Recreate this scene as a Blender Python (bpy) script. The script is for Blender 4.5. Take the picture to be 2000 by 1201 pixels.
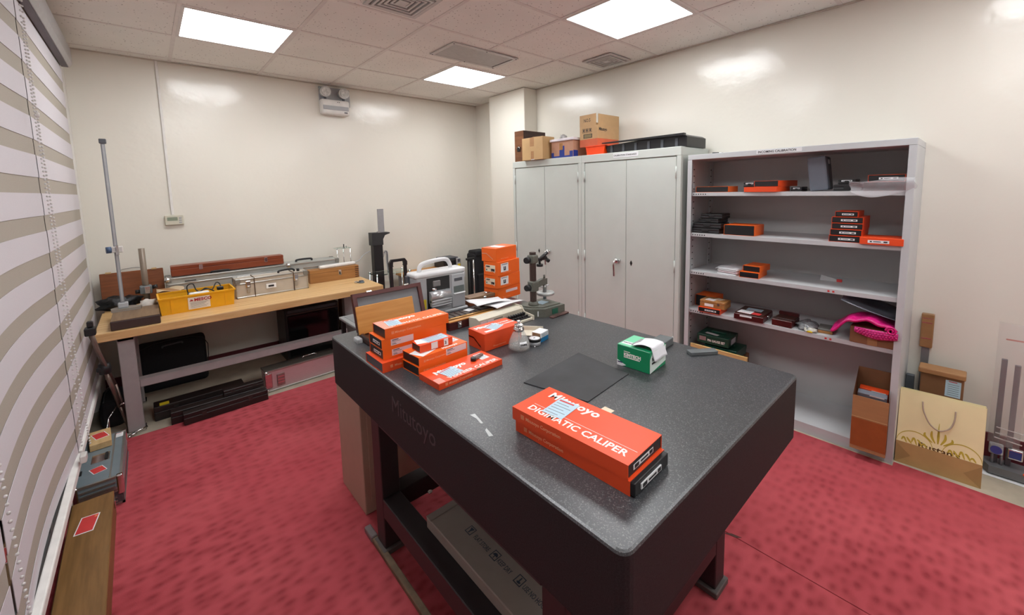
import bpy, bmesh, math, random
from mathutils import Vector, Matrix, Euler
for o in list(bpy.data.objects): bpy.data.objects.remove(o)
SC = bpy.context.scene
COL = SC.collection
R = math.radians
random.seed(7)

# ------------------------------------------------------------------ camera
def _rot(a, b, c):
    rx = Matrix(((1,0,0),(0,math.cos(a),-math.sin(a)),(0,math.sin(a),math.cos(a))))
    ry = Matrix(((math.cos(b),0,math.sin(b)),(0,1,0),(-math.sin(b),0,math.cos(b))))
    rz = Matrix(((math.cos(c),-math.sin(c),0),(math.sin(c),math.cos(c),0),(0,0,1)))
    return ry @ rx @ rz
CR = _rot(-0.107804459, 0.730557359, 0.0209577176)
FPX, PPX, PPY = 807.488, 1014.555, 457.655
wv = lambda c: Vector((CR[0][c], CR[2][c], -CR[1][c]))
right, up, back = wv(0), -wv(1), -wv(2)
cd = bpy.data.cameras.new('camera'); cam = bpy.data.objects.new('camera', cd); COL.objects.link(cam)
cam.matrix_world = Matrix(((right.x,up.x,back.x,0),(right.y,up.y,back.y,0),(right.z,up.z,back.z,1.475),(0,0,0,1)))
cd.sensor_fit = 'HORIZONTAL'; cd.sensor_width = 36; cd.lens = FPX*36/2000
cd.shift_x = -(PPX-1000)/2000; cd.shift_y = (PPY-600.5)/2000
cd.clip_start = .02; cd.clip_end = 60
SC.camera = cam

# ------------------------------------------------------------------ world, exposure
w = bpy.data.worlds.new('world'); SC.world = w; w.use_nodes = True
w.node_tree.nodes['Background'].inputs[0].default_value = (.75,.82,.9,1)
w.node_tree.nodes['Background'].inputs[1].default_value = .25
vs = SC.view_settings; vs.view_transform = 'Standard'; vs.look = 'None'; vs.gamma = 1; vs.use_curve_mapping = False
vs.exposure = 0.0
PANEL = 16.5           # emission strength of every ceiling light panel

# ------------------------------------------------------------------ materials
def lin(c): return tuple(((v/255)/12.92 if v/255 <= .04045 else ((v/255+.055)/1.055)**2.4) for v in c)
_M = {}
def nt(name):
    m = bpy.data.materials.new(name); m.use_nodes = True
    t = m.node_tree; b = t.nodes['Principled BSDF']; return m, t, b
def link(t, a, b): t.links.new(a, b)
def coords(t, scale=(1,1,1), kind='Object'):
    tc = t.nodes.new('ShaderNodeTexCoord'); mp = t.nodes.new('ShaderNodeMapping'); mp.inputs['Scale'].default_value = scale
    link(t, tc.outputs[kind], mp.inputs['Vector']); return mp.outputs['Vector']
def noise(t, vec, scale, detail=3, rough=.5):
    n = t.nodes.new('ShaderNodeTexNoise'); n.inputs['Scale'].default_value = scale; n.inputs['Detail'].default_value = detail
    n.inputs['Roughness'].default_value = rough; link(t, vec, n.inputs['Vector']); return n.outputs['Fac']
def ramp(t, fac, stops):
    r = t.nodes.new('ShaderNodeValToRGB'); e = r.color_ramp.elements
    while len(e) < len(stops): e.new(.5)
    for k, (p, c) in enumerate(stops): e[k].position = p; e[k].color = (*c, 1)
    link(t, fac, r.inputs['Fac']); return r.outputs['Color']
def bump(t, b, h, strength, dist):
    n = t.nodes.new('ShaderNodeBump'); n.inputs['Strength'].default_value = strength; n.inputs['Distance'].default_value = dist
    link(t, h, n.inputs['Height']); link(t, n.outputs['Normal'], b.inputs['Normal'])
def mat(name, rgb, rough=.5, metal=0, var=.05, scale=20, stretch=(1,1,1), bmp=0, dist=.001, spec=.5, alpha=1, trans=0):
    if name in _M: return _M[name]
    m, t, b = nt(name); c = lin(rgb)
    f = noise(t, coords(t, stretch), scale)
    col = ramp(t, f, [(.3, tuple(max(0,v*(1-var)) for v in c)), (.7, tuple(min(1,v*(1+var)) for v in c))])
    link(t, col, b.inputs['Base Color']); b.inputs['Roughness'].default_value = rough; b.inputs['Metallic'].default_value = metal
    b.inputs['Specular IOR Level'].default_value = spec; b.inputs['Alpha'].default_value = alpha; b.inputs['Transmission Weight'].default_value = trans
    if bmp: bump(t, b, f, bmp, dist)
    _M[name] = m; return m
def wood(name, c1, c2, rough=.45, axis=0, scale=14):
    if name in _M: return _M[name]
    m, t, b = nt(name); st = [9,9,9]; st[axis] = .7
    v = coords(t, tuple(st)); f = noise(t, v, scale*.35, 5, .6)
    link(t, ramp(t, f, [(.32, lin(c1)), (.68, lin(c2))]), b.inputs['Base Color'])
    b.inputs['Roughness'].default_value = rough; bump(t, b, f, .15, .0008); _M[name] = m; return m
def emit(name, rgb, s):
    if name in _M: return _M[name]
    m, t, b = nt(name); b.inputs['Base Color'].default_value = (.9,.9,.9,1)
    b.inputs['Emission Color'].default_value = (*rgb, 1); b.inputs['Emission Strength'].default_value = s; _M[name] = m; return m
def paint_wall(name, rgb):
    m, t, b = nt(name); v = coords(t); f = noise(t, v, .7, 2); c = lin(rgb)
    link(t, ramp(t, f, [(.25, tuple(x*.97 for x in c)), (.75, tuple(min(1,x*1.02) for x in c))]), b.inputs['Base Color'])
    b.inputs['Roughness'].default_value = .21; b.inputs['Specular IOR Level'].default_value = .62
    bump(t, b, noise(t, v, 3.2, 4, .6), .42, .014); return m
def granite():
    m, t, b = nt('black_granite'); v = coords(t)
    f1 = noise(t, v, 320, 2, .7); f2 = noise(t, v, 3, 3)
    base = ramp(t, f2, [(.3, lin((44,46,49))), (.7, lin((60,62,66)))])
    fl = ramp(t, f1, [(.54, (0,0,0)), (.72, (.15,.15,.145))])
    mx = t.nodes.new('ShaderNodeMixRGB'); mx.blend_type = 'ADD'; mx.inputs[0].default_value = 1
    link(t, base, mx.inputs[1]); link(t, fl, mx.inputs[2]); link(t, mx.outputs[0], b.inputs['Base Color'])
    b.inputs['Roughness'].default_value = .36; b.inputs['Specular IOR Level'].default_value = .75; return m
def carpet_mat():
    m, t, b = nt('red_carpet'); v = coords(t)
    vo = t.nodes.new('ShaderNodeTexVoronoi'); vo.inputs['Scale'].default_value = 21; vo.feature = 'SMOOTH_F1'; vo.inputs['Randomness'].default_value = .55
    mp = coords(t, (.8, 1.25, 1)); link(t, mp, vo.inputs['Vector'])
    f = noise(t, v, 400, 2); f2 = noise(t, v, 1.6, 4)
    cc = ramp(t, f2, [(.3, lin((166,66,74))), (.7, lin((188,86,92)))])
    dd = ramp(t, vo.outputs['Distance'], [(.14, (.70,.60,.62)), (.52, (1.06,1.06,1.06))])  # dimple hollows darkened in the colour, shade the bump barely gives
    mk = ramp(t, noise(t, v, .9, 2), [(.36, (.25,.25,.25)), (.56, (1,1,1))])
    mm = t.nodes.new('ShaderNodeMixRGB'); mm.blend_type = 'MULTIPLY'; link(t, mk, mm.inputs[0]); link(t, cc, mm.inputs[1]); link(t, dd, mm.inputs[2])
    link(t, mm.outputs[0], b.inputs['Base Color'])
    b.inputs['Roughness'].default_value = .9; b.inputs['Specular IOR Level'].default_value = .15
    ad = t.nodes.new('ShaderNodeMath'); ad.operation = 'MULTIPLY_ADD'; ad.inputs[1].default_value = .06; link(t, f, ad.inputs[0]); link(t, vo.outputs['Distance'], ad.inputs[2])
    bump(t, b, ad.outputs[0], .6, .03); return m
def tile_mat():
    m, t, b = nt('ceiling_tile_board'); tc = t.nodes.new('ShaderNodeTexCoord'); oi = t.nodes.new('ShaderNodeObjectInfo')
    ad = t.nodes.new('ShaderNodeVectorMath'); ad.operation = 'ADD'; link(t, tc.outputs['Object'], ad.inputs[0]); link(t, oi.outputs['Location'], ad.inputs[1])
    vo = t.nodes.new('ShaderNodeTexVoronoi'); vo.inputs['Scale'].default_value = 38; link(t, ad.outputs[0], vo.inputs['Vector'])
    n = noise(t, ad.outputs[0], 2.2, 3)
    base = ramp(t, n, [(.3, lin((230,230,224))), (.7, lin((240,238,232)))])
    dots = ramp(t, vo.outputs['Distance'], [(.10, (.30,.28,.27)), (.17, (1,1,1))])
    mx = t.nodes.new('ShaderNodeMixRGB'); mx.blend_type = 'MULTIPLY'; mx.inputs[0].default_value = .85
    link(t, base, mx.inputs[1]); link(t, dots, mx.inputs[2]); link(t, mx.outputs[0], b.inputs['Base Color'])
    b.inputs['Roughness'].default_value = .9; return m
def glass(name, rgb=(235,242,240), rough=.02):
    if name in _M: return _M[name]
    m, t, b = nt(name); b.inputs['Base Color'].default_value = (*lin(rgb), 1); b.inputs['Transmission Weight'].default_value = 1
    b.inputs['Roughness'].default_value = rough; b.inputs['IOR'].default_value = 1.45; _M[name] = m; return m
def film(name, rgb, a, rough=.25):
    return mat(name, rgb, rough, 0, .08, 30, alpha=a, bmp=.6, dist=.01)

WALL = paint_wall('cream_gloss_paint', (232,228,217))
WHITE = mat('white_paint', (228,226,222), .45)
STEEL = mat('grey_enamel', (204,210,204), .4, 0, .02, 6)
STEEL2 = mat('pale_grey_enamel', (196,199,201), .42, 0, .03, 6)
CHROME = mat('chrome', (215,215,215), .15, 1, .03)
ALU = mat('aluminium', (186,186,182), .35, .9, .08, 12, (1,8,8))
BLACK = mat('black_plastic', (26,26,28), .42, 0, .1)
SATIN = mat('black_fabric', (22,23,28), .8, 0, .2, 60, bmp=.4, dist=.003)
GREYP = mat('grey_plastic', (172,174,177), .4, 0, .02)
DGREY = mat('dark_grey_plastic', (78,80,86), .5, 0, .05)
ORANGE = mat('orange_card', (240,104,26), .42, 0, .03, 8)
ORED = mat('red_orange_card', (234,78,30), .42, 0, .03, 8)
PAPER = mat('white_paper', (232,234,236), .6, 0, .02)
BLUEP = mat('pale_blue_paper', (186,212,226), .6, 0, .03)
PINKP = mat('pale_pink_label', (226,208,212), .5, 0, .02)
INK = mat('black_ink', (34,34,38), .6, 0, .02)
GINK = mat('grey_ink', (120,124,132), .6, 0, .02)
WINK = mat('white_ink', (246,240,236), .45, 0, .01)
KRAFT = mat('kraft_card', (168,124,82), .6, 0, .06, 9, (1,1,6))
KRAFT2 = mat('light_kraft_card', (196,160,112), .6, 0, .05, 9)
DKRAFT = mat('brown_card', (132,92,62), .55, 0, .08, 9)
REDTAG = mat('red_tag_card', (206,58,58), .5, 0, .05)
MAROON = wood('maroon_wood', (62,18,18), (88,28,26), .35)
BROWNW = wood('brown_varnished_wood', (112,62,34), (142,82,46), .4)
OLIVEW = wood('worn_brown_wood', (110,78,38), (138,100,56), .45, 1)
MAPLE = wood('maple_butcher_block', (202,160,106), (228,190,136), .35)
LWOOD = wood('light_varnished_wood', (184,122,54), (206,148,76), .4)
OAK = wood('oak_box_wood', (150,102,54), (176,124,70), .45)
GRAN = granite()
GSIDE = mat('granite_side_shaded', (40,37,39), .62, 0, .35, 320, spec=.25)  # same granite, sides coloured darker to stand in for their shade
# ------------------------------------------------------------------ mesh helpers
def finish(name, bm, m, parent=None, smooth=False, loc=None, rot=None):
    me = bpy.data.meshes.new(name); bm.normal_update(); bm.to_mesh(me); bm.free()
    if m: me.materials.append(m)
    if smooth:
        for p in me.polygons: p.use_smooth = True
    o = bpy.data.objects.new(name, me); COL.objects.link(o)
    if parent: o.parent = parent
    if loc: o.location = loc
    if rot: o.rotation_euler = rot
    return o
def bbox(bm, lo, hi, bev=0, seg=1, M=None):
    r = bmesh.ops.create_cube(bm, size=1)
    s = Vector(hi)-Vector(lo); c = (Vector(hi)+Vector(lo))/2
    for v in r['verts']: v.co = Vector((v.co.x*s.x+c.x, v.co.y*s.y+c.y, v.co.z*s.z+c.z))
    vs_ = r['verts']
    if bev:
        es = list({e for v in vs_ for e in v.link_edges})
        g = bmesh.ops.bevel(bm, geom=es, offset=bev, segments=seg, affect='EDGES', profile=.5); vs_ = list({v for f in g['faces'] for v in f.verts} | {v for v in vs_ if v.is_valid})
    if M:
        for v in vs_: v.co = M @ v.co
def box(name, lo, hi, m, parent=None, bev=0, seg=1, rot=None, loc=None):
    bm = bmesh.new(); bbox(bm, lo, hi, bev, seg); return finish(name, bm, m, parent, False, loc, rot)
def boxes(name, lst, m, parent=None, bev=0):
    bm = bmesh.new()
    for lo, hi in lst: bbox(bm, lo, hi, bev)
    return finish(name, bm, m, parent)
def cylm(bm, p0, p1, r0, r1=None, seg=16):
    p0, p1 = Vector(p0), Vector(p1); d = p1-p0; r1 = r0 if r1 is None else r1
    q = d.to_track_quat('Z','Y').to_matrix().to_4x4()
    bmesh.ops.create_cone(bm, cap_ends=True, segments=seg, radius1=r0, radius2=r1, depth=d.length, matrix=Matrix.Translation((p0+p1)/2) @ q)
def cyl(name, p0, p1, r, m, parent=None, r1=None, seg=16):
    bm = bmesh.new(); cylm(bm, p0, p1, r, r1, seg); o = finish(name, bm, m, parent)
    for p in o.data.polygons: p.use_smooth = len(p.vertices) == 4
    return o
def lathe(name, prof, m, parent=None, seg=28, loc=None):
    bm = bmesh.new(); rings = []
    for r, z in prof:
        rings.append([bm.verts.new((max(r,1e-5)*math.cos(2*math.pi*k/seg), max(r,1e-5)*math.sin(2*math.pi*k/seg), z)) for k in range(seg)])
    for a, b in zip(rings, rings[1:]):
        for k in range(seg): bm.faces.new((a[k], a[(k+1)%seg], b[(k+1)%seg], b[k]))
    bmesh.ops.remove_doubles(bm, verts=bm.verts, dist=3e-5); bmesh.ops.recalc_face_normals(bm, faces=bm.faces)
    return finish(name, bm, m, parent, True, loc)
def prism(name, pts, a, b, m, parent=None, axis='x', loc=None, rot=None):
    """closed outline pts (2-D) extruded from a to b along axis; outline axes are the other two in order"""
    def P(p, t):
        return {'x': (t,p[0],p[1]), 'y': (p[0],t,p[1]), 'z': (p[0],p[1],t)}[axis]
    bm = bmesh.new(); A = [bm.verts.new(P(p,a)) for p in pts]; B = [bm.verts.new(P(p,b)) for p in pts]; n = len(pts)
    bm.faces.new(A); bm.faces.new(B[::-1])
    for k in range(n): bm.faces.new((A[k], B[k], B[(k+1)%n], A[(k+1)%n]))
    bmesh.ops.recalc_face_normals(bm, faces=bm.faces); return finish(name, bm, m, parent, False, loc, rot)
def tube(name, pts, r, m, parent=None, seg=8, smooth=True):
    pts = [Vector(p) for p in pts]; bm = bmesh.new(); prev = None; n = None
    for k, p in enumerate(pts):
        d = (pts[min(k+1,len(pts)-1)]-pts[max(k-1,0)]).normalized()
        if n is None: n = d.orthogonal().normalized()
        n = (n - d*n.dot(d)).normalized(); b_ = d.cross(n)
        ring = [bm.verts.new(p+(n*math.cos(2*math.pi*j/seg)+b_*math.sin(2*math.pi*j/seg))*r) for j in range(seg)]
        if prev:
            for j in range(seg): bm.faces.new((prev[j], prev[(j+1)%seg], ring[(j+1)%seg], ring[j]))
        else: bm.faces.new(ring[::-1])
        prev = ring
    bm.faces.new(prev); return finish(name, bm, m, parent, smooth)
def spline(pts, n=8):
    pts = [Vector(p) for p in pts]; out = []
    for i in range(len(pts)-1):
        p0, p1, p2, p3 = pts[max(i-1,0)], pts[i], pts[i+1], pts[min(i+2,len(pts)-1)]
        for k in range(n):
            t = k/n; out.append(.5*((2*p1)+(p2-p0)*t+(2*p0-5*p1+4*p2-p3)*t*t+(3*p1-p0-3*p2+p3)*t**3))
    return out+[pts[-1]]
def sheet(name, f, nu, nv, m, parent=None, thick=.001, smooth=True):
    bm = bmesh.new(); V = [[bm.verts.new(f(i/nu, j/nv)) for j in range(nv+1)] for i in range(nu+1)]
    for i in range(nu):
        for j in range(nv): bm.faces.new((V[i][j], V[i+1][j], V[i+1][j+1], V[i][j+1]))
    bm.normal_update()
    if thick:
        g = bmesh.ops.solidify(bm, geom=bm.faces[:], thickness=thick)
    return finish(name, bm, m, parent, smooth)
_T = {}
def text(name, s, size, m, parent, loc, rot=(0,0,0), bold=0, sx=1, ext=.0002, sp=1):
    key = (s, round(size,5), bold, ext, sp)
    if key not in _T:
        cu = bpy.data.curves.new('t', 'FONT'); cu.body = s; cu.size = size; cu.offset = bold; cu.extrude = ext; cu.resolution_u = 2; cu.space_character = sp
        ob = bpy.data.objects.new('t', cu); COL.objects.link(ob)
        me = bpy.data.meshes.new_from_object(ob.evaluated_get(bpy.context.evaluated_depsgraph_get()))
        bpy.data.objects.remove(ob); bpy.data.curves.remove(cu); _T[key] = me
    me = _T[key].copy(); me.name = name; me.materials.clear(); me.materials.append(m)
    o = bpy.data.objects.new(name, me); COL.objects.link(o); o.parent = parent; o.location = loc; o.rotation_euler = rot; o.scale = (sx,1,1)
    return o
def tag(o, label, cat, group=None, kind=None):
    if label: o['label'] = label
    if cat: o['category'] = cat
    if group: o['group'] = group
    if kind: o['kind'] = kind
    return o
def thing(name, label, cat, loc=(0,0,0), rz=0, group=None):
    o = bpy.data.objects.new(name, None); o.empty_display_size = .05; COL.objects.link(o); o.location = loc; o.rotation_euler = (0,0,R(rz))
    return tag(o, label, cat, group)
def struct(o, label=None):
    o['kind'] = 'structure'
    if label: o['label'] = label
    return o
FRONT = (R(90),0,0)            # text on a face looking towards -y
LEFT = (R(90),0,R(-90))        # text on a face looking towards -x
# ================================================================== THE ROOM
XL, XR, YB, YF, CE = -.43, 3.202, 4.363, -2.36, 2.531
CONC = mat('worn_floor_screed', (176,166,148), .6, 0, .18, 7)
fl = struct(box('floor', (XL-.1,YF-.1,-.1), (XR+.1,YB+.1,0), CONC))
struct(box('wall_back', (XL-.1,YB,0), (XR+.1,YB+.1,CE+.05), WALL))
struct(box('wall_right', (XR,YF,0), (XR+.1,YB,CE+.05), WALL))
struct(box('wall_front', (XL-.1,YF-.1,0), (XR+.1,YF,CE+.05), WALL))
struct(box('wall_left', (XL-.1,YF,0), (XL,YB,CE+.05), WALL))
struct(box('wall_pier_left', (XL,4.0,0), (-.352,YB,CE), WHITE, bev=.004))
struct(box('wall_pier_right', (3.016,3.25,0), (XR,3.842,CE), WALL, bev=.004))
BASEB = mat('maroon_baseboard', (96,30,40), .55)
struct(box('baseboard_back', (-.352,YB-.012,0), (XR,YB,.10), BASEB))
struct(box('baseboard_right', (XR-.012,YF,0), (XR,.20,.15), BASEB))
# window behind the blinds
FRAME = mat('window_frame_grey', (120,122,124), .4)
NIGHT = glass('window_glass', (200,210,215))
wn = struct(boxes('window_1', [((XL,-2.2,.1),(XL+.03,3.99,.15)), ((XL,-2.2,2.36),(XL+.03,3.99,2.42))]+[((XL,y,.15),(XL+.03,y+.05,2.36)) for y in (-2.2,-.7,.85,2.4,3.94)], FRAME))
for y0, y1 in ((-2.15,-.7),(-.65,.85),(.9,2.4),(2.45,3.94)):
    box('pane', (XL+.008,y0,.15), (XL+.014,y1,2.36), NIGHT, wn)
# carpet
CARP = carpet_mat()
cp = thing('carpet', 'worn red dimpled carpet covering most of the room floor', 'carpet')
box('carpet_sheet', (XL,YF,0), (1.712,3.402,.006), CARP, cp)
box('carpet_sheet', (1.716,YF,0), (2.766,3.402,.006), CARP, cp)
box('carpet_sheet', (2.766,YF,0), (2.812,.216,.006), CARP, cp)
prism('tear', [(1.700,.640),(1.722,.612),(1.730,.575),(1.712,.592)], .0055, .0068, mat('tear_dark', (78,48,44), .9), cp, 'z')  # dark sliver marking the tear in the carpet
# ceiling: plenum board, tiles, grid
XB = [XL] + [.229+.6*k for k in range(-1,5)] + [XR]
XB = [XL,.229,.829,1.429,2.029,2.629,XR]
YB_ = [YF]+[4.236-.6*k for k in range(10,-1,-1)]+[YB]
cl = struct(box('ceiling', (XL-.1,YF-.1,CE+.02), (XR+.1,YB+.1,CE+.1), WHITE))
TILE = tile_mat(); GRID = mat('ceiling_grid_metal', (222,217,212), .5)
LIGHTS = {(1,9),(4,9),(4,6),(1,6),(4,3),(1,3),(4,0)}  # includes four unseen panels, added along the grid to raise the brightness
tcache = {}
for i in range(len(XB)-1):
    for j in range(len(YB_)-1):
        x0,x1,y0,y1 = XB[i]+.007, XB[i+1]-.007, YB_[j]+.007, YB_[j+1]-.007
        if (i,j) in LIGHTS or y1-y0 < .02: continue
        k = (round(x1-x0,3), round(y1-y0,3)); sag = random.uniform(-.002,.002)
        if k not in tcache:
            o = box('ceiling_tile', (-k[0]/2,-k[1]/2,0), (k[0]/2,k[1]/2,.016), TILE, cl, .002); tcache[k] = o.data
        else:
            o = bpy.data.objects.new('ceiling_tile', tcache[k]); COL.objects.link(o); o.parent = cl
        o.location = ((x0+x1)/2,(y0+y1)/2,CE+.003+sag)
for x in XB[1:-1]: box('grid_bar', (x-.011,YF,CE-.001), (x+.011,YB,CE+.004), GRID, cl)
for y in YB_[1:-1]: box('grid_bar', (XL,y-.011,CE), (XR,y+.011,CE+.0045), GRID, cl)
TR = mat('wall_angle_metal', (196,188,176), .5)
struct(box('trim_1', (-.352,YB-.02,CE-.004), (XR,YB,CE+.002), TR)); struct(box('trim_2', (XR-.02,YF,CE-.004), (XR,3.25,CE+.002), TR))
# light panels
LIT = emit('lit_diffuser', (.955,.985,1.0), PANEL); LFR = mat('panel_frame_white', (214,210,206), .4)
lab = {(1,9): 'square lit ceiling panel nearest the roller blinds and rear wall', (4,9): 'square lit ceiling panel beside the wide return grille near the pillar',
       (4,6): 'square lit ceiling panel nearest the camera above the steel cabinets', (1,6): 'added lit ceiling panel overhead near the blinds, out of the picture',
       (1,3): 'added lit ceiling panel behind the camera near the blinds', (4,0): 'added lit ceiling panel at the far end behind the camera', (4,3): 'added lit ceiling panel behind the camera near the right wall'}
for (i,j) in sorted(LIGHTS):
    x0,x1,y0,y1 = XB[i]+.008, XB[i+1]-.008, YB_[j]+.008, YB_[j+1]-.008
    t = thing('ceiling_light', lab[(i,j)], 'ceiling light', ((x0+x1)/2,(y0+y1)/2,CE), 0, 'square ceiling light panels')
    a = (x1-x0)/2; b = (y1-y0)/2; f = .018
    boxes('frame', [((-a,-b,-.002),(a,-b+f,.012)),((-a,b-f,-.002),(a,b,.012)),((-a,-b+f,-.002),(-a+f,b-f,.012)),((a-f,-b+f,-.002),(a,b-f,.012))], LFR, t)
    box('diffuser', (-a+f,-b+f,.002), (a-f,b-f,.008), LIT, t)
# air diffusers and grille
VENT = mat('vent_grey_metal', (198,196,192), .45); VD = mat('vent_dark', (40,40,42), .7)
def diffuser(label, cx, cy, s):
    t = thing('air_diffuser', label, 'vent', (cx,cy,CE), 0, 'square air diffusers')
    h = s/2
    box('backing', (-h+.02,-h+.02,-.001), (h-.02,h-.02,.0015), VD, t)
    q = h; k = 0
    while q > .03:
        wd = .022 if k == 0 else .013; z = -.006 if k == 0 else -.014+.002*k
        boxes('outer_frame' if k == 0 else 'louvre_ring', [((-q,-q,z-.003),(q,-q+wd,-.001)),((-q,q-wd,z-.003),(q,q,-.001)),((-q,-q+wd,z-.003),(-q+wd,q-wd,-.001)),((q-wd,-q+wd,z-.003),(q,q-wd,-.001))], VENT, t)
        q -= .032 if k == 0 else .026; k += 1
    box('centre_plate', (-.03,-.03,-.012), (.03,.03,-.001), VENT, t)
diffuser('square grey ceiling air diffuser cut by the top picture edge', 1.155, 2.225, .32)
diffuser('small square grey ceiling air diffuser next to the right wall', 2.955, 2.165, .285)
t = thing('return_grille', 'wide grey slatted ceiling return grille between two light panels', 'vent', (2.03,2.745,CE))
a,b,f = .31,.165,.028
boxes('frame', [((-a,-b,-.008),(a,-b+f,-.001)),((-a,b-f,-.008),(a,b,-.001)),((-a,-b+f,-.008),(-a+f,b-f,-.001)),((a-f,-b+f,-.008),(a,b-f,-.001))], VENT, t)
box('backing', (-a+f,-b+f,-.0012), (a-f,b-f,-.0005), VD, t)
o = boxes('slats', [((-a+f+.0102*k,-b+f,-.006),(-a+f+.0102*k+.0068,b-f,-.0015)) for k in range(54)], VENT, t); o['kind'] = 'stuff'
for sx,sy in ((-1,-1),(-1,1),(1,-1),(1,1),(0,1),(0,-1)): cyl('screw', (sx*(a-.014),sy*(b-.014),-.010), (sx*(a-.014),sy*(b-.014),-.007), .005, VD, t, seg=8)

# ================================================================== BLINDS
OPQ = mat('opaque_blind_band', (208,203,208), .85, 0, .03, 300, bmp=.2, dist=.001); SHEER = mat('sheer_blind_band', (170,162,150), .85, 0, .05, 300, bmp=.2, dist=.001)
PLAST = mat('clear_grey_plastic', (205,203,200), .3)
def blind(label, y0, y1, bow):
    t = thing('zebra_blind', label, 'blind', (0,0,0), 0, 'striped zebra roller blinds')
    fx = lambda y: -.338 - bow*math.sin(math.pi*min(1,max(0,(y-y0)/(y1-y0))))**1.0
    n = 10 if bow else 1
    z = .292; k = 0
    lim = []
    zz = [1.009+.1645*q for q in range(-5,9)]            # lower edges of the sheer bands
    edges = [.295]
    for q in zz: edges += [q, q+.068]
    edges = [e for e in edges if .29 <= e <= 2.36] + [2.38]
    for a_, b_ in zip(edges, edges[1:]):
        sheer = any(abs(a_-q) < .002 for q in zz)
        o = sheet('sheer_band' if sheer else 'opaque_band', lambda u,v: (fx(y0+(y1-y0)*u)+(-.002 if sheer else 0), y0+(y1-y0)*u, a_+(b_-a_)*v), n, 1, SHEER if sheer else OPQ, t, .0012, False)
    box('bottom_rail', (-.352,y0,.262), (-.326,y1,.297), WHITE, t, .005, 2)
    prism('cassette', [(-.37,2.35),(-.30,2.335),(-.285,2.36),(-.285,2.455),(-.31,2.475),(-.37,2.475)], y0-.01, y1+.01, mat('cassette_aluminium', (176,174,176), .35, .5), t, 'y')
    box('cassette_lip', (-.335,y0,2.333), (-.305,y1,2.347), mat('cassette_dark', (92,84,92), .5), t)
    return t
b1 = blind('striped roller blind at the rear corner, its end by the workbench', 2.755, 4.06, 0)
b2 = blind('striped roller blind nearer the camera, bowed fabric and hanging chains', 1.585, 2.735, .024)
b3 = blind('striped roller blind at the far left beyond the picture', -.2, 1.562, 0)
def chain(parent, pts, r=.0045, step=.0125):
    bm = bmesh.new(); L = spline(pts, 40); acc = 0; last = L[0]
    for p in L:
        if (p-last).length >= step or p is L[0]:
            bmesh.ops.create_uvsphere(bm, u_segments=6, v_segments=4, radius=r, matrix=Matrix.Translation(p)); last = p
    o = finish('bead_chain', bm, mat('chain_plastic', (206,204,202), .3), parent, True); o['kind'] = 'stuff'; return o
chain(b2, [(-.31,2.690,2.34),(-.31,2.680,1.8),(-.305,2.70,1.2),(-.300,2.70,.62),(-.30,2.76,.31)])
chain(b2, [(-.31,2.640,2.34),(-.31,2.625,1.85),(-.308,2.64,1.2),(-.31,2.66,.75),(-.315,2.66,.36)])
chain(b3, [(-.31,1.50,2.34),(-.31,1.49,1.2),(-.31,1.495,.85),(-.31,1.54,.43),(-.31,1.57,.30)])
box('chain_clip', (-.322,2.60,.30), (-.300,2.65,.335), PLAST, b2, .004)
lathe('chain_joiner', [(0,-.012),(.007,-.008),(.007,.008),(0,.012)], PLAST, b2, 10, (-.31,2.68,1.83))

# ================================================================== BACK WALL FITTINGS
t = thing('emergency_light', 'white emergency light box with two round lamp heads on rear wall', 'emergency light', (1.46,YB,2.24))
box('housing', (-.135,-.085,.0), (.135,-.004,.145), WHITE, t, .022, 3)
box('mounting_plate', (-.13,-.012,.1), (.165,-.001,.27), GREYP, t, .003)
box('face_ridge', (-.12,-.090,.045), (.12,-.080,.085), GREYP, t, .004, 2)
box('logo_mark', (.075,-.0925,.022), (.105,-.088,.031), DGREY, t)
boxes('indicator_lamps', [((.015,-.087,.118),(.022,-.083,.125)),((.03,-.087,.118),(.037,-.083,.125))], BLACK, t)
for sx in (-1,1):
    x = sx*.087
    h = cyl('lamp_head', (x,-.025,.215), (x,-.085,.215), .046, mat('lamp_reflector', (214,214,212), .3, .3), t, .050, 20)
    cyl('lens', (x,-.085,.215), (x,-.090,.215), .043, mat('lamp_lens_frosted', (206,208,206), .2, .2, .3, 40), h, .040, 20)
    cyl('bulb', (x,-.06,.215), (x,-.083,.215), .015, PAPER, h, .012, 10)
    cyl('neck', (x,-.05,.14), (x,-.05,.18), .012, DGREY, t, seg=10)
t = thing('thermostat', 'small beige wall thermostat below a conduit on the rear wall', 'thermostat', (.155,YB,1.25))
box('housing', (-.059,-.028,0), (.059,-.001,.078), mat('thermo_beige', (208,204,186), .5), t, .005, 2)
box('display', (-.045,-.0295,.034), (.02,-.027,.062), mat('lcd_green_grey', (140,150,130), .3), t)
for k in range(3): box('button', (.028,-.031,.014+.018*k), (.046,-.027,.024+.018*k), GREYP, t, .002)
tag(box('wall_conduit', (.139,YB-.014,1.33), (.157,YB-.001,CE-.004), WHITE, bev=.003), 'thin white cable conduit running down the rear wall to the thermostat', 'conduit')
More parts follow.
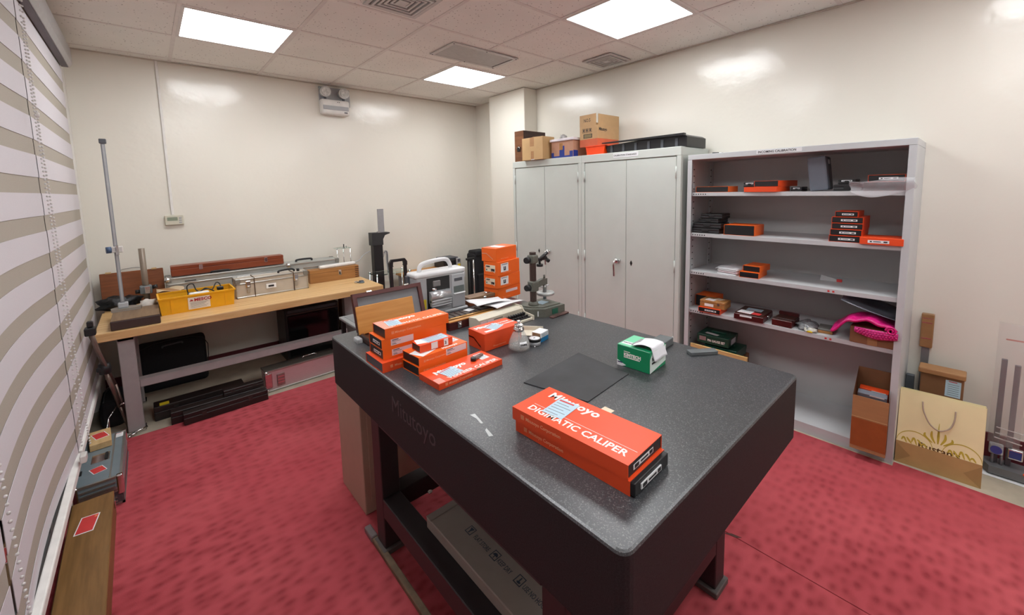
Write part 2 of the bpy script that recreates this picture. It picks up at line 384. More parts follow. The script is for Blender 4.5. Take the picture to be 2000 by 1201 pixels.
# ================================================================== STEEL CABINETS AND SHELF UNIT
def cabinet(label, y0, y1, handle, lockhole):
    t = thing('steel_cabinet', label, 'cabinet', (2.77,(y0+y1)/2,0), 0, 'tall grey two-door steel cabinets')
    h = (y1-y0)/2; T = 1.75
    boxes('body', [((.022,-h,0),(.43,h,1.69))], STEEL, t, .002)
    box('top_panel', (0,-h,1.688), (.43,h,T), STEEL, t, .003)
    box('plinth', (0,-h,0), (.022,h,.07), STEEL, t)
    for s in (-1,1): box('stile', (0,min(s*h,s*(h-.032)),.07), (.022,max(s*h,s*(h-.032)),1.688), STEEL, t, .002)
    for s in (-1,1):
        d = box('door', (.004,.0016 if s > 0 else -h+.036,.078), (.0215,h-.036 if s > 0 else -.0016,1.682), STEEL, t, .0025)
        for z in (.30,.86,1.53):
            cyl('hinge', (-.002,s*(h-.0345),z), (-.002,s*(h-.0345),z+.085), .0055, STEEL, d, seg=8)
        if (s > 0) == (handle > 0):
            p = handle
            lathe('handle_rose', [(0,-.004),(.020,-.004),(.022,.004),(.014,.012),(0,.012)], CHROME, d, 16, (-.006,p,.89)).rotation_euler = (0,R(-90),0)
            tube('door_handle', spline([(-.012,p,.895),(-.034,p,.888),(-.040,p,.86),(-.036,p,.815),(-.034,p,.77)], 5), .0075, CHROME, d)
            cyl('key_lock', (-.002,p-.03,.896), (-.02,p-.03,.896), .010, CHROME, d, seg=12)
        else:
            prism('lock_hole', [(lockhole-.011,.885),(lockhole,.862),(lockhole+.011,.885),(lockhole,.908)], .0022, .0042, BLACK, d)
    return t
c1 = cabinet('tall grey steel cabinet beside the wall pillar, under the carton boxes', 2.290, 3.172, -.035, .084)
c2 = cabinet('tall grey steel cabinet next to the open shelf unit', 1.402, 2.288, .083, -.05)
lb = box('name_label', (-.0012,-.112,1.708), (.0006,.113,1.742), PAPER, c2); lb.location = (0,.005,0)
text('lettering', 'CALIBRATION STANDARDS', .0165, INK, lb, (-.0014,.108,1.719), LEFT, .0003, 1, .0002)

SH = [1.430,1.152,.886,.612]
su = thing('shelf_unit', 'open grey steel shelf unit holding orange boxes', 'shelf unit', (2.79,.791,0))
h = .571; IN = mat('shelf_interior_grey', (196,197,197), .5, 0, .03, 5)
for s in (-1,1):
    p = box('side_panel', (0,min(s*h,s*(h-.003)),0), (.41,max(s*h,s*(h-.003)),1.6505), STEEL2, su)
    box('front_flange', (-.003,min(s*h,s*(h-.030)),.0), (-.0001,max(s*h,s*(h-.030)),1.6505), STEEL2, p)
    for xs in (.06,.33):
        st = box('shelf_strip', (xs,min(s*(h-.004),s*(h-.010)),.06), (xs+.028,max(s*(h-.004),s*(h-.010)),1.64), STEEL2, p)
        q = boxes('slots', [((xs+.006,min(s*(h-.0095),s*(h-.0106)),.10+.045*k),(xs+.022,max(s*(h-.0095),s*(h-.0106)),.107+.045*k)) for k in range(34)], BLACK, st); q['kind'] = 'stuff'
box('back_panel', (.405,-h+.003,.001), (.4095,h-.003,1.6505), IN, su)
tp = box('top_panel', (-.003,-h,1.651), (.41,h,1.685), STEEL2, su, .002)
lb = box('name_label', (-.0042,-.118,1.6585), (-.0031,.118,1.6815), PAPER, tp); lb.location = (0,.023,0)
text('lettering', 'INCOMING CALIBRATION', .0185, INK, lb, (-.0044,.110,1.664), LEFT, .0004, .92, .0002)
box('bottom_deck', (0,-h+.003,.05), (.405,h-.003,.062), STEEL2, su); box('kick_plate', (.0,-h+.0305,0.001), (.003,h-.0305,.05), STEEL2, su)
for k, z in enumerate(SH):
    s = box('shelf', (.012,-h+.011,z-.004), (.40,h-.011,z), STEEL2, su)
    box('shelf_lip', (.010,-h+.011,z-.024), (.0125,h-.011,z-.0005), STEEL2, s)
    q = boxes('lip_slots', [((.0092,h-.045-.016*j,z-.016),(.0102,h-.038-.016*j,z-.009)) for j in range(6)], BLACK, s); q['kind'] = 'stuff'
    if k in (2,3): boxes('red_pen_mark', [((.0094,-h+.29+.022*j,z-.018),(.0102,-h+.30+.022*j,z-.008)) for j in range(2)], REDTAG, s)

# ---------------- orange sleeve boxes
def strip_label(name, parent, y, z, w_, h_, x, m=PAPER, rows=True):
    """flat label on an end face looking -x, centred at y, z"""
    o = box(name, (x-.0006,y-w_/2,z-h_/2), (x,y+w_/2,z+h_/2), m, parent)
    if rows:
        boxes('print', [((x-.0009,y+w_*.30,z-h_*.2),(x-.0005,y+w_*.40,z+h_*.2)), ((x-.0009,y-w_*.12,z-h_*.13),(x-.0005,y+w_*.24,z+h_*.13)), ((x-.0009,y-w_*.42,z-h_*.24),(x-.0005,y-w_*.24,z+h_*.24))], INK, o)
    return o
def carton(label, L, W, H, loc, rz=0, m=ORANGE, group=None, end=True, proud=0, tray='black', cat='box', name='gauge_box'):
    """printed sleeve along local x, a black tray inside it; origin at the middle of the base"""
    t = thing(name, label, cat, loc, rz, group); a, b, k = L/2, W/2, .0014
    boxes('sleeve', [((-a,-b,0),(a,b,k)), ((-a,-b,H-k),(a,b,H)), ((-a,-b,k),(a,-b+k,H-k)), ((-a,b-k,k),(a,b,H-k))], m, t)
    tr = box('tray', (-a+.0012-min(proud,0),-b+.0016,.0016), (a-.0012+max(proud,0),b-.0016,H-.0016), BLACK if tray == 'black' else DGREY, t, .0025, 2)
    if end: strip_label('end_label', tr, -W*.06, H*.48, W*.52, min(.012,H*.30), -a+.0011)
    return t
def top_print(t, L, W, H, title, sub, m=WINK, logo_pos=(.02,.55), s1=.034, s2=.026, bold=.0012):
    a, b = L/2, W/2
    text('logo_print', title, s1, m, t, (-a+L*logo_pos[0], -b+W*logo_pos[1], H+.0001), (0,0,0), bold, 1.0)
    if sub: text('title_print', sub, s2, m, t, (-a+L*.13, -b+W*.10, H+.0001), (0,0,0), bold*.3, 1.05)
def side_print(t, L, W, H, s=.011):
    text('maker_print', 'Mitutoyo Corporation', s, mat('faint_white_ink', (244,170,130), .4), t, (-L*.36,-W/2-.0001,H*.38), FRONT, .0001)
    o = box('maker_mark', (-L*.41,-W/2-.0004,H*.34), (-L*.41+s*.9,-W/2,H*.34+s*.9), mat('faint_mark', (240,140,96), .4), t)
def slip(t, x, y, z, w_, h_, rz=0, m=BLUEP, name='paper_slip', rows=5):
    """paper slip with printed lines lying on a top face"""
    o = box(name, (-w_/2,-h_/2,0), (w_/2,h_/2,.0006), m, t, loc=(x,y,z), rot=(0,0,R(rz)))
    if rows:
        boxes('print', [((-w_*.42,-h_*.40+h_*.76*k/rows,.0006),(w_*(.40 if k%2 else .2),-h_*.40+h_*.76*k/rows+h_*.022,.0009)) for k in range(rows)], GINK, o)
        box('heading', (-w_*.42,h_*.36,.0006), (w_*.3,h_*.43,.0009), REDTAG, o)
    return o
def red_tag(t, x, y, z, w_, h_, rz):
    o = slip(t, x, y, z, w_, h_, rz, PAPER, 'red_tag', 0)
    box('red_field', (-w_*.44,-h_*.46,.0006), (w_*.44,h_*.46,.001), REDTAG, o); box('tag_corner', (w_*.26,h_*.30,.001), (w_*.40,h_*.40,.0013), mat('tag_orange', (226,140,90), .5), o)
def side_label(t, x0, x1, z0, z1, W, m=PINKP):
    o = box('spec_label', (x0,-W/2-.0008,z0), (x1,-W/2,z1), m, t); w_, h_ = x1-x0, z1-z0
    boxes('print', [((x0+w_*.05,-W/2-.0011,z0+h_*.78),(x0+w_*.33,-W/2-.0007,z0+h_*.90)), ((x0+w_*.05,-W/2-.0011,z0+h_*.58),(x0+w_*.42,-W/2-.0007,z0+h_*.64)), ((x0+w_*.05,-W/2-.0011,z0+h_*.14),(x0+w_*.24,-W/2-.0007,z0+h_*.20)), ((x0+w_*.05,-W/2-.0011,z0+h_*.30),(x0+w_*.20,-W/2-.0007,z0+h_*.36))], INK, o)
    return o

# ================================================================== SURFACE PLATE AND STAND
X0, X1, Y0, Y1, TT, TB = .556, 1.556, .365, 1.895, .845, .635
sp = thing('granite_surface_plate', 'large black granite surface plate table in the middle', 'surface plate', ((X0+X1)/2,(Y0+Y1)/2,0))
hx, hy = (X1-X0)/2, (Y1-Y0)/2
bm = bmesh.new(); bbox(bm, (-hx,-hy,TB), (hx,hy,TT))
ve = [e for e in bm.edges if abs(e.verts[0].co.z-e.verts[1].co.z) > .1]; bmesh.ops.bevel(bm, geom=ve, offset=.024, segments=4, affect='EDGES', profile=.5)
te = [e for e in bm.edges if min(e.verts[0].co.z,e.verts[1].co.z) > TT-.001]; bmesh.ops.bevel(bm, geom=te, offset=.007, segments=2, affect='EDGES', profile=.5)
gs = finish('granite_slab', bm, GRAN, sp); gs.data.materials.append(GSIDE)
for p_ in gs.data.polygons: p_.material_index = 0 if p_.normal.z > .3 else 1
text('engraved_lettering', 'Mitutoyo', .078, mat('engraved_grey', (70,58,62), .6), gs, (-hx-.0006,.155,.742), LEFT, .0, 1.0, .0005)
smu = mat('white_residue', (196,200,200), .7)
prism('paint_smudge', [(.626-1.056,.925-1.13),(.640-1.056,.92-1.13),(.634-1.056,.89-1.13),(.628-1.056,.865-1.13),(.622-1.056,.868-1.13),(.628-1.056,.897-1.13)], TT, TT+.0006, smu, gs, 'z')
prism('paint_smudge', [(.612-1.056,.835-1.13),(.620-1.056,.84-1.13),(.612-1.056,.80-1.13),(.602-1.056,.806-1.13)], TT, TT+.0006, smu, gs, 'z')
ST = mat('stand_black_steel', (42,36,38), .5, 0, .06)
sd = thing('plate_stand', 'dark steel frame stand carrying the granite plate', 'stand', ((X0+X1)/2,(Y0+Y1)/2,0))
sx0, sx1, sy0, sy1 = .60-1.056, 1.47-1.056, .545-1.13, 1.60-1.13; w_ = .075
for x in (sx0, sx1-w_):
    for y in (sy0, sy1-w_):
        l = box('leg', (x,y,.03), (x+w_,y+w_,TB-.001), ST, sd, .003)
        box('foot_pad', (x-.012,y-.012,0.006), (x+w_+.012,y+w_+.012,.03), mat('foot_grey', (88,80,78), .6), l, .003)
for x in (sx0, sx1-w_):
    box('long_rail', (x,sy0+w_,.17), (x+w_,sy1-w_,.25), ST, sd, .003); box('top_rail', (x,sy0+w_,TB-.075), (x+w_,sy1-w_,TB-.001), ST, sd, .003)
for y in (sy0, sy1-w_):
    box('cross_rail', (sx0+w_,y,.17), (sx1-w_,y+w_,.25), ST, sd, .003); box('top_cross_rail', (sx0+w_,y,TB-.075), (sx1-w_,y+w_,TB-.001), ST, sd, .003)
box('centre_cross_rail', (sx0+w_,-.04,.17), (sx1-w_,.04,.249), ST, sd)
cyl('bolt', (.62-.36-1.056+.5,.30,.249), (.62-.36-1.056+.5,.30,.254), .010, CHROME, sd, seg=6)
# carton lying flat inside the stand
GCARD = mat('grey_white_card', (150,140,132), .6, 0, .04)
ct = thing('flat_carton', 'flat grey carton with handling symbols lying inside the plate stand', 'carton', (.97,.965,.25), -90)
box('panel', (-.315,-.31,0), (.315,.31,.042), GCARD, ct, .003)
box('end_flap', (-.315,-.31,.042), (-.285,.31,.045), GCARD, ct)
BI = mat('blue_stamp_ink', (52,66,82), .6)
yy = -.238
for s, x in (('FLAT STORE',-.124),('KEEP DRY',.003),('USE NO HOOK',.124)):
    text('stamp_print', s, .024, BI, ct, (x,yy,.0422), (0,0,0), 0, .60)
def icon(x):
    s = .030
    o = boxes('symbol_frame', [((x,yy-.004,.042),(x+s,yy-.0015,.0424)),((x,yy+s-.005,.042),(x+s,yy+s-.0025,.0424)),((x,yy-.004,.042),(x+.0025,yy+s-.0025,.0424)),((x+s-.0025,yy-.004,.042),(x+s,yy+s-.0025,.0424))], BI, ct); return o
def sym(name, o, x, pts): prism(name, [(x+a_,yy-.003+b_) for a_, b_ in pts], .042, .0424, BI, o, 'z')
sym('glass_symbol', icon(-.168), -.168, [(.006,.025),(.024,.025),(.018,.014),(.0165,.006),(.020,.004),(.010,.004),(.0135,.006),(.012,.014)])
sym('umbrella_symbol', icon(-.031), -.031, [(.004,.013),(.008,.021),(.015,.024),(.022,.021),(.026,.013),(.0165,.013),(.0165,.004),(.014,.004),(.014,.013)])
sym('hook_symbol', icon(.088), .088, [(.013,.025),(.017,.025),(.017,.012),(.024,.010),(.022,.005),(.013,.004),(.008,.008),(.011,.010),(.013,.009)])
# beige pedestal and floor strip
pd = thing('beige_pedestal', 'plain beige cabinet box standing behind the plate stand', 'cabinet', (.77,1.935,.006))
BEI = mat('beige_enamel', (176,152,134), .5, 0, .03)
box('body', (-.148,-.15,0), (.148,.15,.60), BEI, pd, .004, 2); box('lid', (-.15,-.152,.60), (.15,.152,.618), BEI, pd, .004)
box('front_panel', (-.12,-.1535,.05), (.12,-.15,.55), BEI, pd, .001)
fs = thing('floor_strip', 'dusty brown plank strip on the carpet beside the plate stand', 'plank', (.612,1.20,.006))
box('plank', (-.03,-.55,0), (-.006,.42,.022), mat('dusty_wood', (112,92,72), .7, 0, .25, 25), fs, .003)
box('tape_end', (-.032,.42,0), (-.004,.50,.026), mat('grey_tape', (120,108,108), .4), fs, .004)
# ================================================================== ON THE PLATE: CALIPER BOXES
G1 = 'orange gauge boxes on the granite plate'
# two large boxes near the camera
t = carton('lower of two large orange caliper boxes near the plate corner', .338, .147, .033, (.750,.612,TT), -87.9, ORED, G1, False, .012)
side_print(t, .338, .147, .033, .0125)
o = box('end_label', (.169,-.05,.010), (.1698+.0125,.035,.022), PAPER, t); o.location = (0,0,0)
boxes('print', [((.182,-.045,.012),(.1830,-.028,.020)), ((.182,-.02,.014),(.1830,.012,.018)), ((.182,.018,.012),(.1830,.032,.020))], INK, o)
t = carton('upper large orange digimatic caliper box with blue paper slip near plate corner', .340, .147, .033, (.747,.618,TT+.0332), -87.1, ORED, G1, False)
side_print(t, .34, .147, .033, .0125)
o = box('end_label', (.1665,-.05,.010), (.1690,.035,.022), PAPER, t)
boxes('print', [((.169,-.045,.012),(.1695,-.028,.020)), ((.169,-.02,.014),(.1695,.012,.018)), ((.169,.018,.012),(.1695,.032,.020))], INK, o)
text('logo_print', 'Mitutoyo', .041, WINK, t, (-.138,.030,.0331), (0,0,0), .0013, 1.0, .0002, 1.06)
text('title_print', 'DIGIMATIC CALIPER', .031, WINK, t, (-.138,-.052,.0331), (0,0,0), .0006, 1.03)
boxes('rule_line', [((-.138,-.0225,.033),(.162,-.0215,.0332))], WINK, t)
slip(t, -.070, .004, .0337, .062, .082, 4, BLUEP)
tag(box('paper_tab', (.905,.655,TT), (.935,.688,TT+.0008), mat('cream_paper', (228,216,190), .6)), 'cream paper tab peeking out behind the large caliper boxes', 'paper')
# stack of four at the left
t = carton('red orange bottom box of the four-box stack by the plate edge', .32, .146, .0355, (.722,1.432,TT), 0, ORED, G1, False, 0, 'grey'); side_print(t, .32, .146, .0355)
text('logo_print', 'Mitutoyo', .034, WINK, t, (-.03,-.066,.0356), (0,0,0), .001)
for k, lb in ((0,'second box from the bottom of the four-box stack, white side label'),(1,'third box from the bottom of the four-box stack, white side label')):
    t = carton(lb, .264, .114, .037, (.708-.001*k,1.441-.001*k,TT+.0357+.0372*k), .5-k, ORANGE, G1, True)
    side_label(t, -.098, -.010, .008, .031, .114)
t = carton('top orange digimatic caliper box of the four-box stack, blue slip on it', .264, .104, .0375, (.719,1.434,TT+.0357+.0744), .5, ORANGE, G1, False)
side_print(t, .264, .104, .0375, .0115)
text('logo_print', 'Mitutoyo', .032, WINK, t, (-.095,.014,.0377), (0,0,0), .0016); text('title_print', 'DIGIMATIC CALIPER', .0235, WINK, t, (-.098,-.040,.0377), (0,0,0), .0004, 1.02)
slip(t, -.078, -.002, .0380, .05, .066, -8, BLUEP)
boxes('stripe_print', [((-.131+.005*k,-.05,.0375),(-.1295+.005*k,.05,.0377)) for k in range(7)], WINK, t)
# middle pair
G2 = (.742,1.305)
t = carton('lower orange box of the pair beside the flat vernier box', .210, .108, .0325, (*G2,TT), 3.5, ORANGE, G1, False); side_print(t, .21, .108, .0325, .009)
t = carton('upper orange box of the pair, with pale label and a small box on top', .208, .108, .0325, (G2[0]+.002,G2[1]+.001,TT+.0327), 3.5, ORANGE, G1, False)
side_print(t, .208, .108, .0325, .009); side_label(t, .008, .098, .008, .030, .108)
slip(t, -.062, -.012, .0327, .075, .06, 20, PAPER, rows=0); slip(t, .075, .02, .0327, .035, .07, 4, PAPER, rows=6)
text('logo_print', 'Mitutoyo', .018, WINK, t, (.0,-.046,.0326), (0,0,0), .0006)
t = carton('small red orange box with torn tape on the upper box of the pair', .134, .058, .0265, (.733,1.307,TT+.0668), 0, ORED, G1, False)
slip(t, .012, .004, .0270, .088, .05, 2, BLUEP); slip(t, -.035, .006, .0267, .055, .044, -14, PAPER, name='torn_tape', rows=0)
box('tape_band', (.03,-.0298,.0), (.048,-.029,.0265), PAPER, t); box('tape_band', (-.022,-.0298,.002), (.004,-.029,.0255), PAPER, t)
text('tape_print', '2', .014, INK, t, (.0335,-.0299,.008), FRONT, .0005)
# flat vernier box
t = carton('flat red orange vernier caliper box lying on the plate', .270, .119, .0205, (.771,1.176,TT), 2.6, ORED, G1, False); side_print(t, .27, .119, .0205, .0105)
text('logo_print', 'Mitutoyo', .034, WINK, t, (-.104,.004,.0207), (0,0,0), .0016); text('title_print', 'VERNIER CALIPER', .024, WINK, t, (-.088,-.050,.0207), (0,0,0), .0004, 1.12)
slip(t, -.055, -.010, .0212, .062, .06, 10, BLUEP); slip(t, .098, .016, .0207, .035, .055, 0, PAPER, rows=4)
boxes('stripe_print', [((-.132+.0045*k,-.056,.0205),(-.1307+.0045*k,-.02,.0207)) for k in range(6)], WINK, t)
box('closed_end', (-.1354,-.0594,0), (-.1340,.0594,.0205), ORED, t)
prism('thumb_notch', [(.018,-.0600),(.036,-.0600),(.033,-.056),(.027,-.0545),(.021,-.056)], .016, .0206, DKRAFT, t, 'z')
g = thing('clip_magnet', 'small dark clamp piece lying on the flat vernier box', 'clamp', (.845,1.190,TT+.0207), 15)
box('body', (-.022,-.007,0), (.018,.008,.010), mat('taupe_clip', (112,96,92), .45), g, .003); cyl('knob', (-.020,.0,.0), (-.020,.0,.012), .010, BLACK, g, seg=14); box('arm', (.018,-.005,.002), (.034,.008,.010), mat('brown_clip', (120,88,80), .5), g, .002)
# tuck-flap cartons
def flapbox(label, L, W, H, loc, rz, m=ORED, group=None, icon_=False, front_lbl=False, tape=False):
    t = thing('tuck_carton', label, 'box', loc, rz, group); a, b = L/2, W/2
    box('carton_body', (-a,-b,0), (a,b,H), m, t, .0015)
    bm = bmesh.new(); v = [bm.verts.new(p) for p in ((-a-.0012,b*.95,H*.55),(-a-.0012,b*.3,H*.55),(-a-.0012,-b*.55,H*.18),(-a-.0012,-b*.6,H*.22),(-a-.0012,b*.28,H*.61),(-a-.0012,b*.95,H*.61))]
    bm.faces.new(v); bmesh.ops.solidify(bm, geom=bm.faces[:], thickness=.0006); finish('flap_edge', bm, mat('flap_edge_white', (250,200,170), .5), t)
    text('maker_print', 'Mitutoyo Corporation', H*.10, mat('faint_white_ink', (244,170,130), .4), t, (-L*.28,-b-.0001,H*.16), FRONT)
    if icon_:
        o = box('pictogram_label', (-a+L*.12,-b-.0007,H*.24), (-a+L*.46,-b,H*.86), PAPER, t)
        boxes('pictogram', [((-a+L*.24,-b-.0011,H*.36),(-a+L*.28,-b-.0006,H*.62)),((-a+L*.30,-b-.0011,H*.36),(-a+L*.34,-b-.0006,H*.62)),((-a+L*.24,-b-.0011,H*.34),(-a+L*.34,-b-.0006,H*.42)),((-a+L*.16,-b-.0011,H*.76),(-a+L*.42,-b-.0006,H*.80))], INK, o)
    if front_lbl:
        o = box('end_label', (-a-.0009,-b*.6,H*.28), (-a-.0002,b*.72,H*.76), mat('cream_paper', (228,216,190), .6), t)
        boxes('print', [((-a-.0012,b*.1,H*.62),(-a-.0008,b*.62,H*.70)), ((-a-.0012,-b*.52,H*.32),(-a-.0008,-b*.05,H*.50)), ((-a-.0012,b*.5,H*.34),(-a-.0008,b*.62,H*.46))], INK, o)
    return t
t = flapbox('orange micrometer carton standing behind the glass bottle', .196, .108, .072, (1.030,1.312,TT), 0, ORED, G1)
text('logo_print', 'Mitutoyo', .030, WINK, t, (-.088,.012,.0722), (0,0,0), .0014); text('title_print', 'OUTSIDE', .015, WINK, t, (.02,.010,.0722), (0,0,0), .0004); text('title_print', 'MICROMETER', .015, WINK, t, (.005,-.012,.0722), (0,0,0), .0004)
slip(t, -.012, -.006, .0724, .066, .056, 22, BLUEP); slip(t, -.055, -.036, .0722, .05, .014, 0, PAPER, rows=0)
GJ = 'stack of four orange tuck cartons'
flapbox('bottom orange carton of the four-carton stack beside the comparator stand', .196, .112, .070, (1.532,1.872,TT), 7, ORANGE, GJ)
boxes('stripe_label', [((-.03,-.0568,.036),(.07,-.056,.052))], PINKP, bpy.data.objects['tuck_carton.001'])
flapbox('second orange carton from the bottom of the four-carton stack', .198, .110, .074, (1.527,1.866,TT+.0705), 9, ORANGE, GJ, True, True)
flapbox('third orange carton from the bottom of the four-carton stack', .198, .110, .079, (1.525,1.864,TT+.145), 11, ORANGE, GJ, True, True)
t = flapbox('top orange carton of the four-carton stack beside the comparator stand', .192, .108, .078, (1.518,1.876,TT+.2245), 12, ORANGE, GJ)
slip(t, -.02, .0, .0782, .06, .085, 0, PAPER, rows=0)
# ---------------- rubber mat, tissue box, blocks
tag(prism('rubber_mat', [(.866,.961),(.918,.737),(1.163,.759),(1.183,.994)], TT, TT+.003, mat('black_rubber', (54,55,58), .6, 0, .25, 9), None, 'z'), 'thin scuffed black rubber mat lying on the granite plate', 'mat')
GREEN = mat('tissue_box_green', (22,140,92), .35, 0, .03); MINT = mat('tissue_box_mint', (120,214,168), .4, 0, .03)
t = thing('tissue_box', 'green and white wiper tissue box with a tissue pulled out', 'tissue box', (1.266,.774,TT), -87)
a, b, H = .063, .058, .076
box('carton_body', (-a,-b,0), (a,b,H), GREEN, t, .0015)
box('top_print', (-a+.001,-b+.001,H), (-.012,b-.001,H+.0006), MINT, t)
lp = box('logo_panel', (-a+.006,-.042,H+.0006), (-.018,-.016,H+.001), PAPER, t); text('lettering', 'KIMTECH', .0095, INK, lp, (-a+.009,-.031,H+.0011), (0,0,0), .0003)
lp = prism('white_swoosh', [(-a,.0),(-a,.020),(-a+.036,.006),(-a+.02,.0)], -b-.0006, -b, PAPER, t, 'y'); box('blue_mark', (-a+.003,-b-.001,.011), (-a+.022,-b-.0005,.015), mat('navy_ink', (50,44,96), .5), lp)
text('logo_lettering', 'KIMTECH', .0155, WINK, t, (-.036,-b-.0002,.040), FRONT, .0009, 1); boxes('logo_bar', [((-.036,-b-.0005,.034),(.026,-b,.0375)),((-.036,-b-.0005,.055),(-.012,-b,.0575))], WINK, t)
ep = prism('end_print', [(-b+.001,.001),(-b+.001,.050),(-b+.022,.074),(b-.001,.074),(b-.001,.016)], a, a+.0006, mat('pale_green_print', (222,236,230), .4), t, 'x')
ep.data.materials[0] = mat('pale_green_print', (222,236,230), .4)
text('lettering', 'KIMTECH', .017, INK, ep, (a+.0007,-.045,.042), (R(90),0,R(90)), .0005); box('dark_bar', (a+.0006,-.045,.030), (a+.001,-.012,.036), INK, ep)
box('opening', (-.016,-.034,H+.0002), (.03,.034,H+.0012), mat('slot_grey', (120,120,120), .6), t)
box('plastic_slit', (-.020,-.036,H+.0012), (-.004,.036,H+.004), film('slit_film', (190,192,192), .7), t, .001)
def tis(u, v):
    x = -.008+.098*u; y = -.050+.092*v
    over = max(0, x-.060)
    z = H+.005+.010*math.sin(math.pi*min(1,max(0,u*1.15)))*(.75+.25*math.cos(2.5*v)) - over*1.3
    return (x-over*.55, y+.008*u, z+.0015*math.sin(8*v+3*u))
sheet('tissue', tis, 18, 12, mat('tissue_white', (240,242,248), .8), t, .0008)
IRON = mat('dark_steel', (112,118,120), .4, .35, .08)
tag(box('steel_block', (-.06,-.028,0), (.06,.028,.028), IRON, None, .002, loc=(1.462,.812,TT), rot=(0,0,R(4))), 'dark steel parallel block behind the tissue box', 'block')
tag(box('steel_block', (-.058,-.016,0), (.050,.016,.014), IRON, None, .0015, loc=(1.512,.662,TT), rot=(0,0,R(-36))), 'slim steel bar near the plate edge facing the shelf unit', 'block')
# ---------------- bottle, tin, small box, tray
t = thing('spirit_bottle', 'conical clear glass spirit bottle with metal pump cap', 'bottle', (1.052,1.190,TT))
lathe('glass_body', [(0,.001),(.030,.001),(.040,.003),(.044,.012),(.042,.028),(.030,.058),(.021,.074),(.019,.080),(.0175,.080),(.0195,.072),(.028,.056),(.039,.028),(.041,.013),(.037,.006),(0,.005)], mat('bottle_glass', (226,232,230), .06, 0, .02, alpha=.20, spec=.9), t)
lathe('liquid', [(0,.0055),(.036,.0065),(.0405,.013),(.0388,.027),(.0345,.036),(0,.036)], mat('spirit_liquid', (206,204,198), .05, 0, .02, alpha=.22, spec=.6), t)
lathe('metal_collar', [(.019,.074),(.0215,.075),(.0215,.084),(.019,.086),(.019,.090),(.013,.094),(0,.094)], CHROME, t); lathe('dish', [(0,.0945),(.014,.0945),(.019,.099),(.018,.100),(.0135,.0965),(0,.0965)], CHROME, t)
cyl('pump_stem', (0,0,.095), (0,0,.110), .0032, CHROME, t, seg=10); lathe('pump_knob', [(0,.108),(.008,.109),(.009,.113),(.006,.117),(0,.118)], CHROME, t, 16)
cyl('dip_tube', (0,0,.012), (0,0,.094), .0022, CHROME, t, seg=8)
def blab(u, v):
    an = R(-128+44*u); z = .020+.020*v; r = .0447-.0052*max(0,(z-.014)/.026)*1.0
    return (r*math.cos(an), r*math.sin(an), z)
lbo = sheet('bottle_label', blab, 8, 2, PAPER, t, .0004)
for k, ch in enumerate('ETHANOL'):
    an = R(-125+38*(k+.2)/7); r = .0432
    text('letter', ch, .0085, INK, lbo, (r*math.cos(an), r*math.sin(an), .0265), (R(78),0,an+R(90)), .0004)
t = thing('round_tin', 'round tin with black rim and white lid beside the bottle', 'tin', (1.128,1.180,TT))
lathe('body', [(0,0),(.024,0),(.025,.002),(.025,.016),(0,.016)], mat('tin_grey', (150,152,156), .4, .3), t); lathe('lid', [(0,.0165),(.026,.0165),(.026,.025),(.0245,.0265),(0,.0265)], BLACK, t); lathe('lid_disc', [(0,.0266),(.022,.0266),(.022,.0275),(0,.0275)], PAPER, t)
box('lid_print', (-.006,-.002,.0276), (.003,.003,.0279), INK, t)
cyl('metal_pin', (-.022,-.022,.006), (-.028,-.030,.003), .0035, CHROME, t, seg=8)
t = thing('small_carton', 'small blue and white carton with photo print beside the tin', 'box', (1.180,1.200,TT), 12)
box('carton_base', (-.030,-.022,0), (.030,.022,.019), mat('sea_blue_card', (18,110,160), .4), t, .001); box('carton_top', (-.030,-.022,.019), (.030,.022,.040), PAPER, t, .001)
box('photo_print', (-.0306,-.020,.018), (-.030,.018,.039), mat('photo_brown', (150,116,84), .5, 0, .4, 90), t); box('front_print', (-.02,-.0226,.020), (.026,-.022,.036), mat('pale_print', (180,190,196), .5, 0, .2, 200), t)
t = thing('cream_trough', 'cream folded metal plate lying behind the round tin', 'metal plate', (1.200,1.292,TT), -52)
CREAM = mat('cream_enamel', (214,208,190), .45)
box('base_plate', (-.06,-.035,0), (.06,.035,.004), CREAM, t, .001); box('raised_edge', (-.06,.033,.0), (.06,.037,.022), CREAM, t, .001)
# ---------------- long open case with strips
t = thing('open_gauge_case', 'long open maroon wooden case holding a slotted bar and brass rods', 'case', (1.122,1.632,TT), 0)
box('case_bottom', (-.156,-.068,0), (.156,.068,.008), MAROON, t)
for n_, lo, hi in (('case_side',(-.156,-.068,.008),(.156,-.060,.036)),('case_side',(-.156,.060,.008),(.156,.068,.036)),('case_end',(-.156,-.06,.008),(-.148,.06,.036)),('case_end',(.148,-.06,.008),(.156,.06,.036))): box(n_, lo, hi, MAROON, t, .001)
box('wood_rim', (-.156,-.068,.036), (.156,-.048,.041), LWOOD, t, .001)
DK = mat('dark_brown_felt', (52,42,36), .7)
box('felt_bed', (-.148,-.048,.008), (.148,.06,.030), DK, t)
for k in range(8): box('slotted_bar_tooth', (-.145+.030*k,-.015,.030), (-.122+.030*k,.050,.042), mat('gunmetal', (88,78,72), .45, .3), t, .001)
cyl('brass_rod', (-.145,-.034,.040), (.12,-.034,.040), .006, mat('brass', (180,140,88), .35, .6), t, seg=12)
lt = box('latch', (-.113,-.074,.006), (-.093,-.068,.034), CHROME, t, .002); cyl('latch_loop', (-.108,-.076,.022), (-.098,-.076,.022), .005, CHROME, lt, seg=10)
box('paper_tag', (.0,.0,.044), (.04,.04,.0448), PAPER, t, rot=(0,0,R(12)))
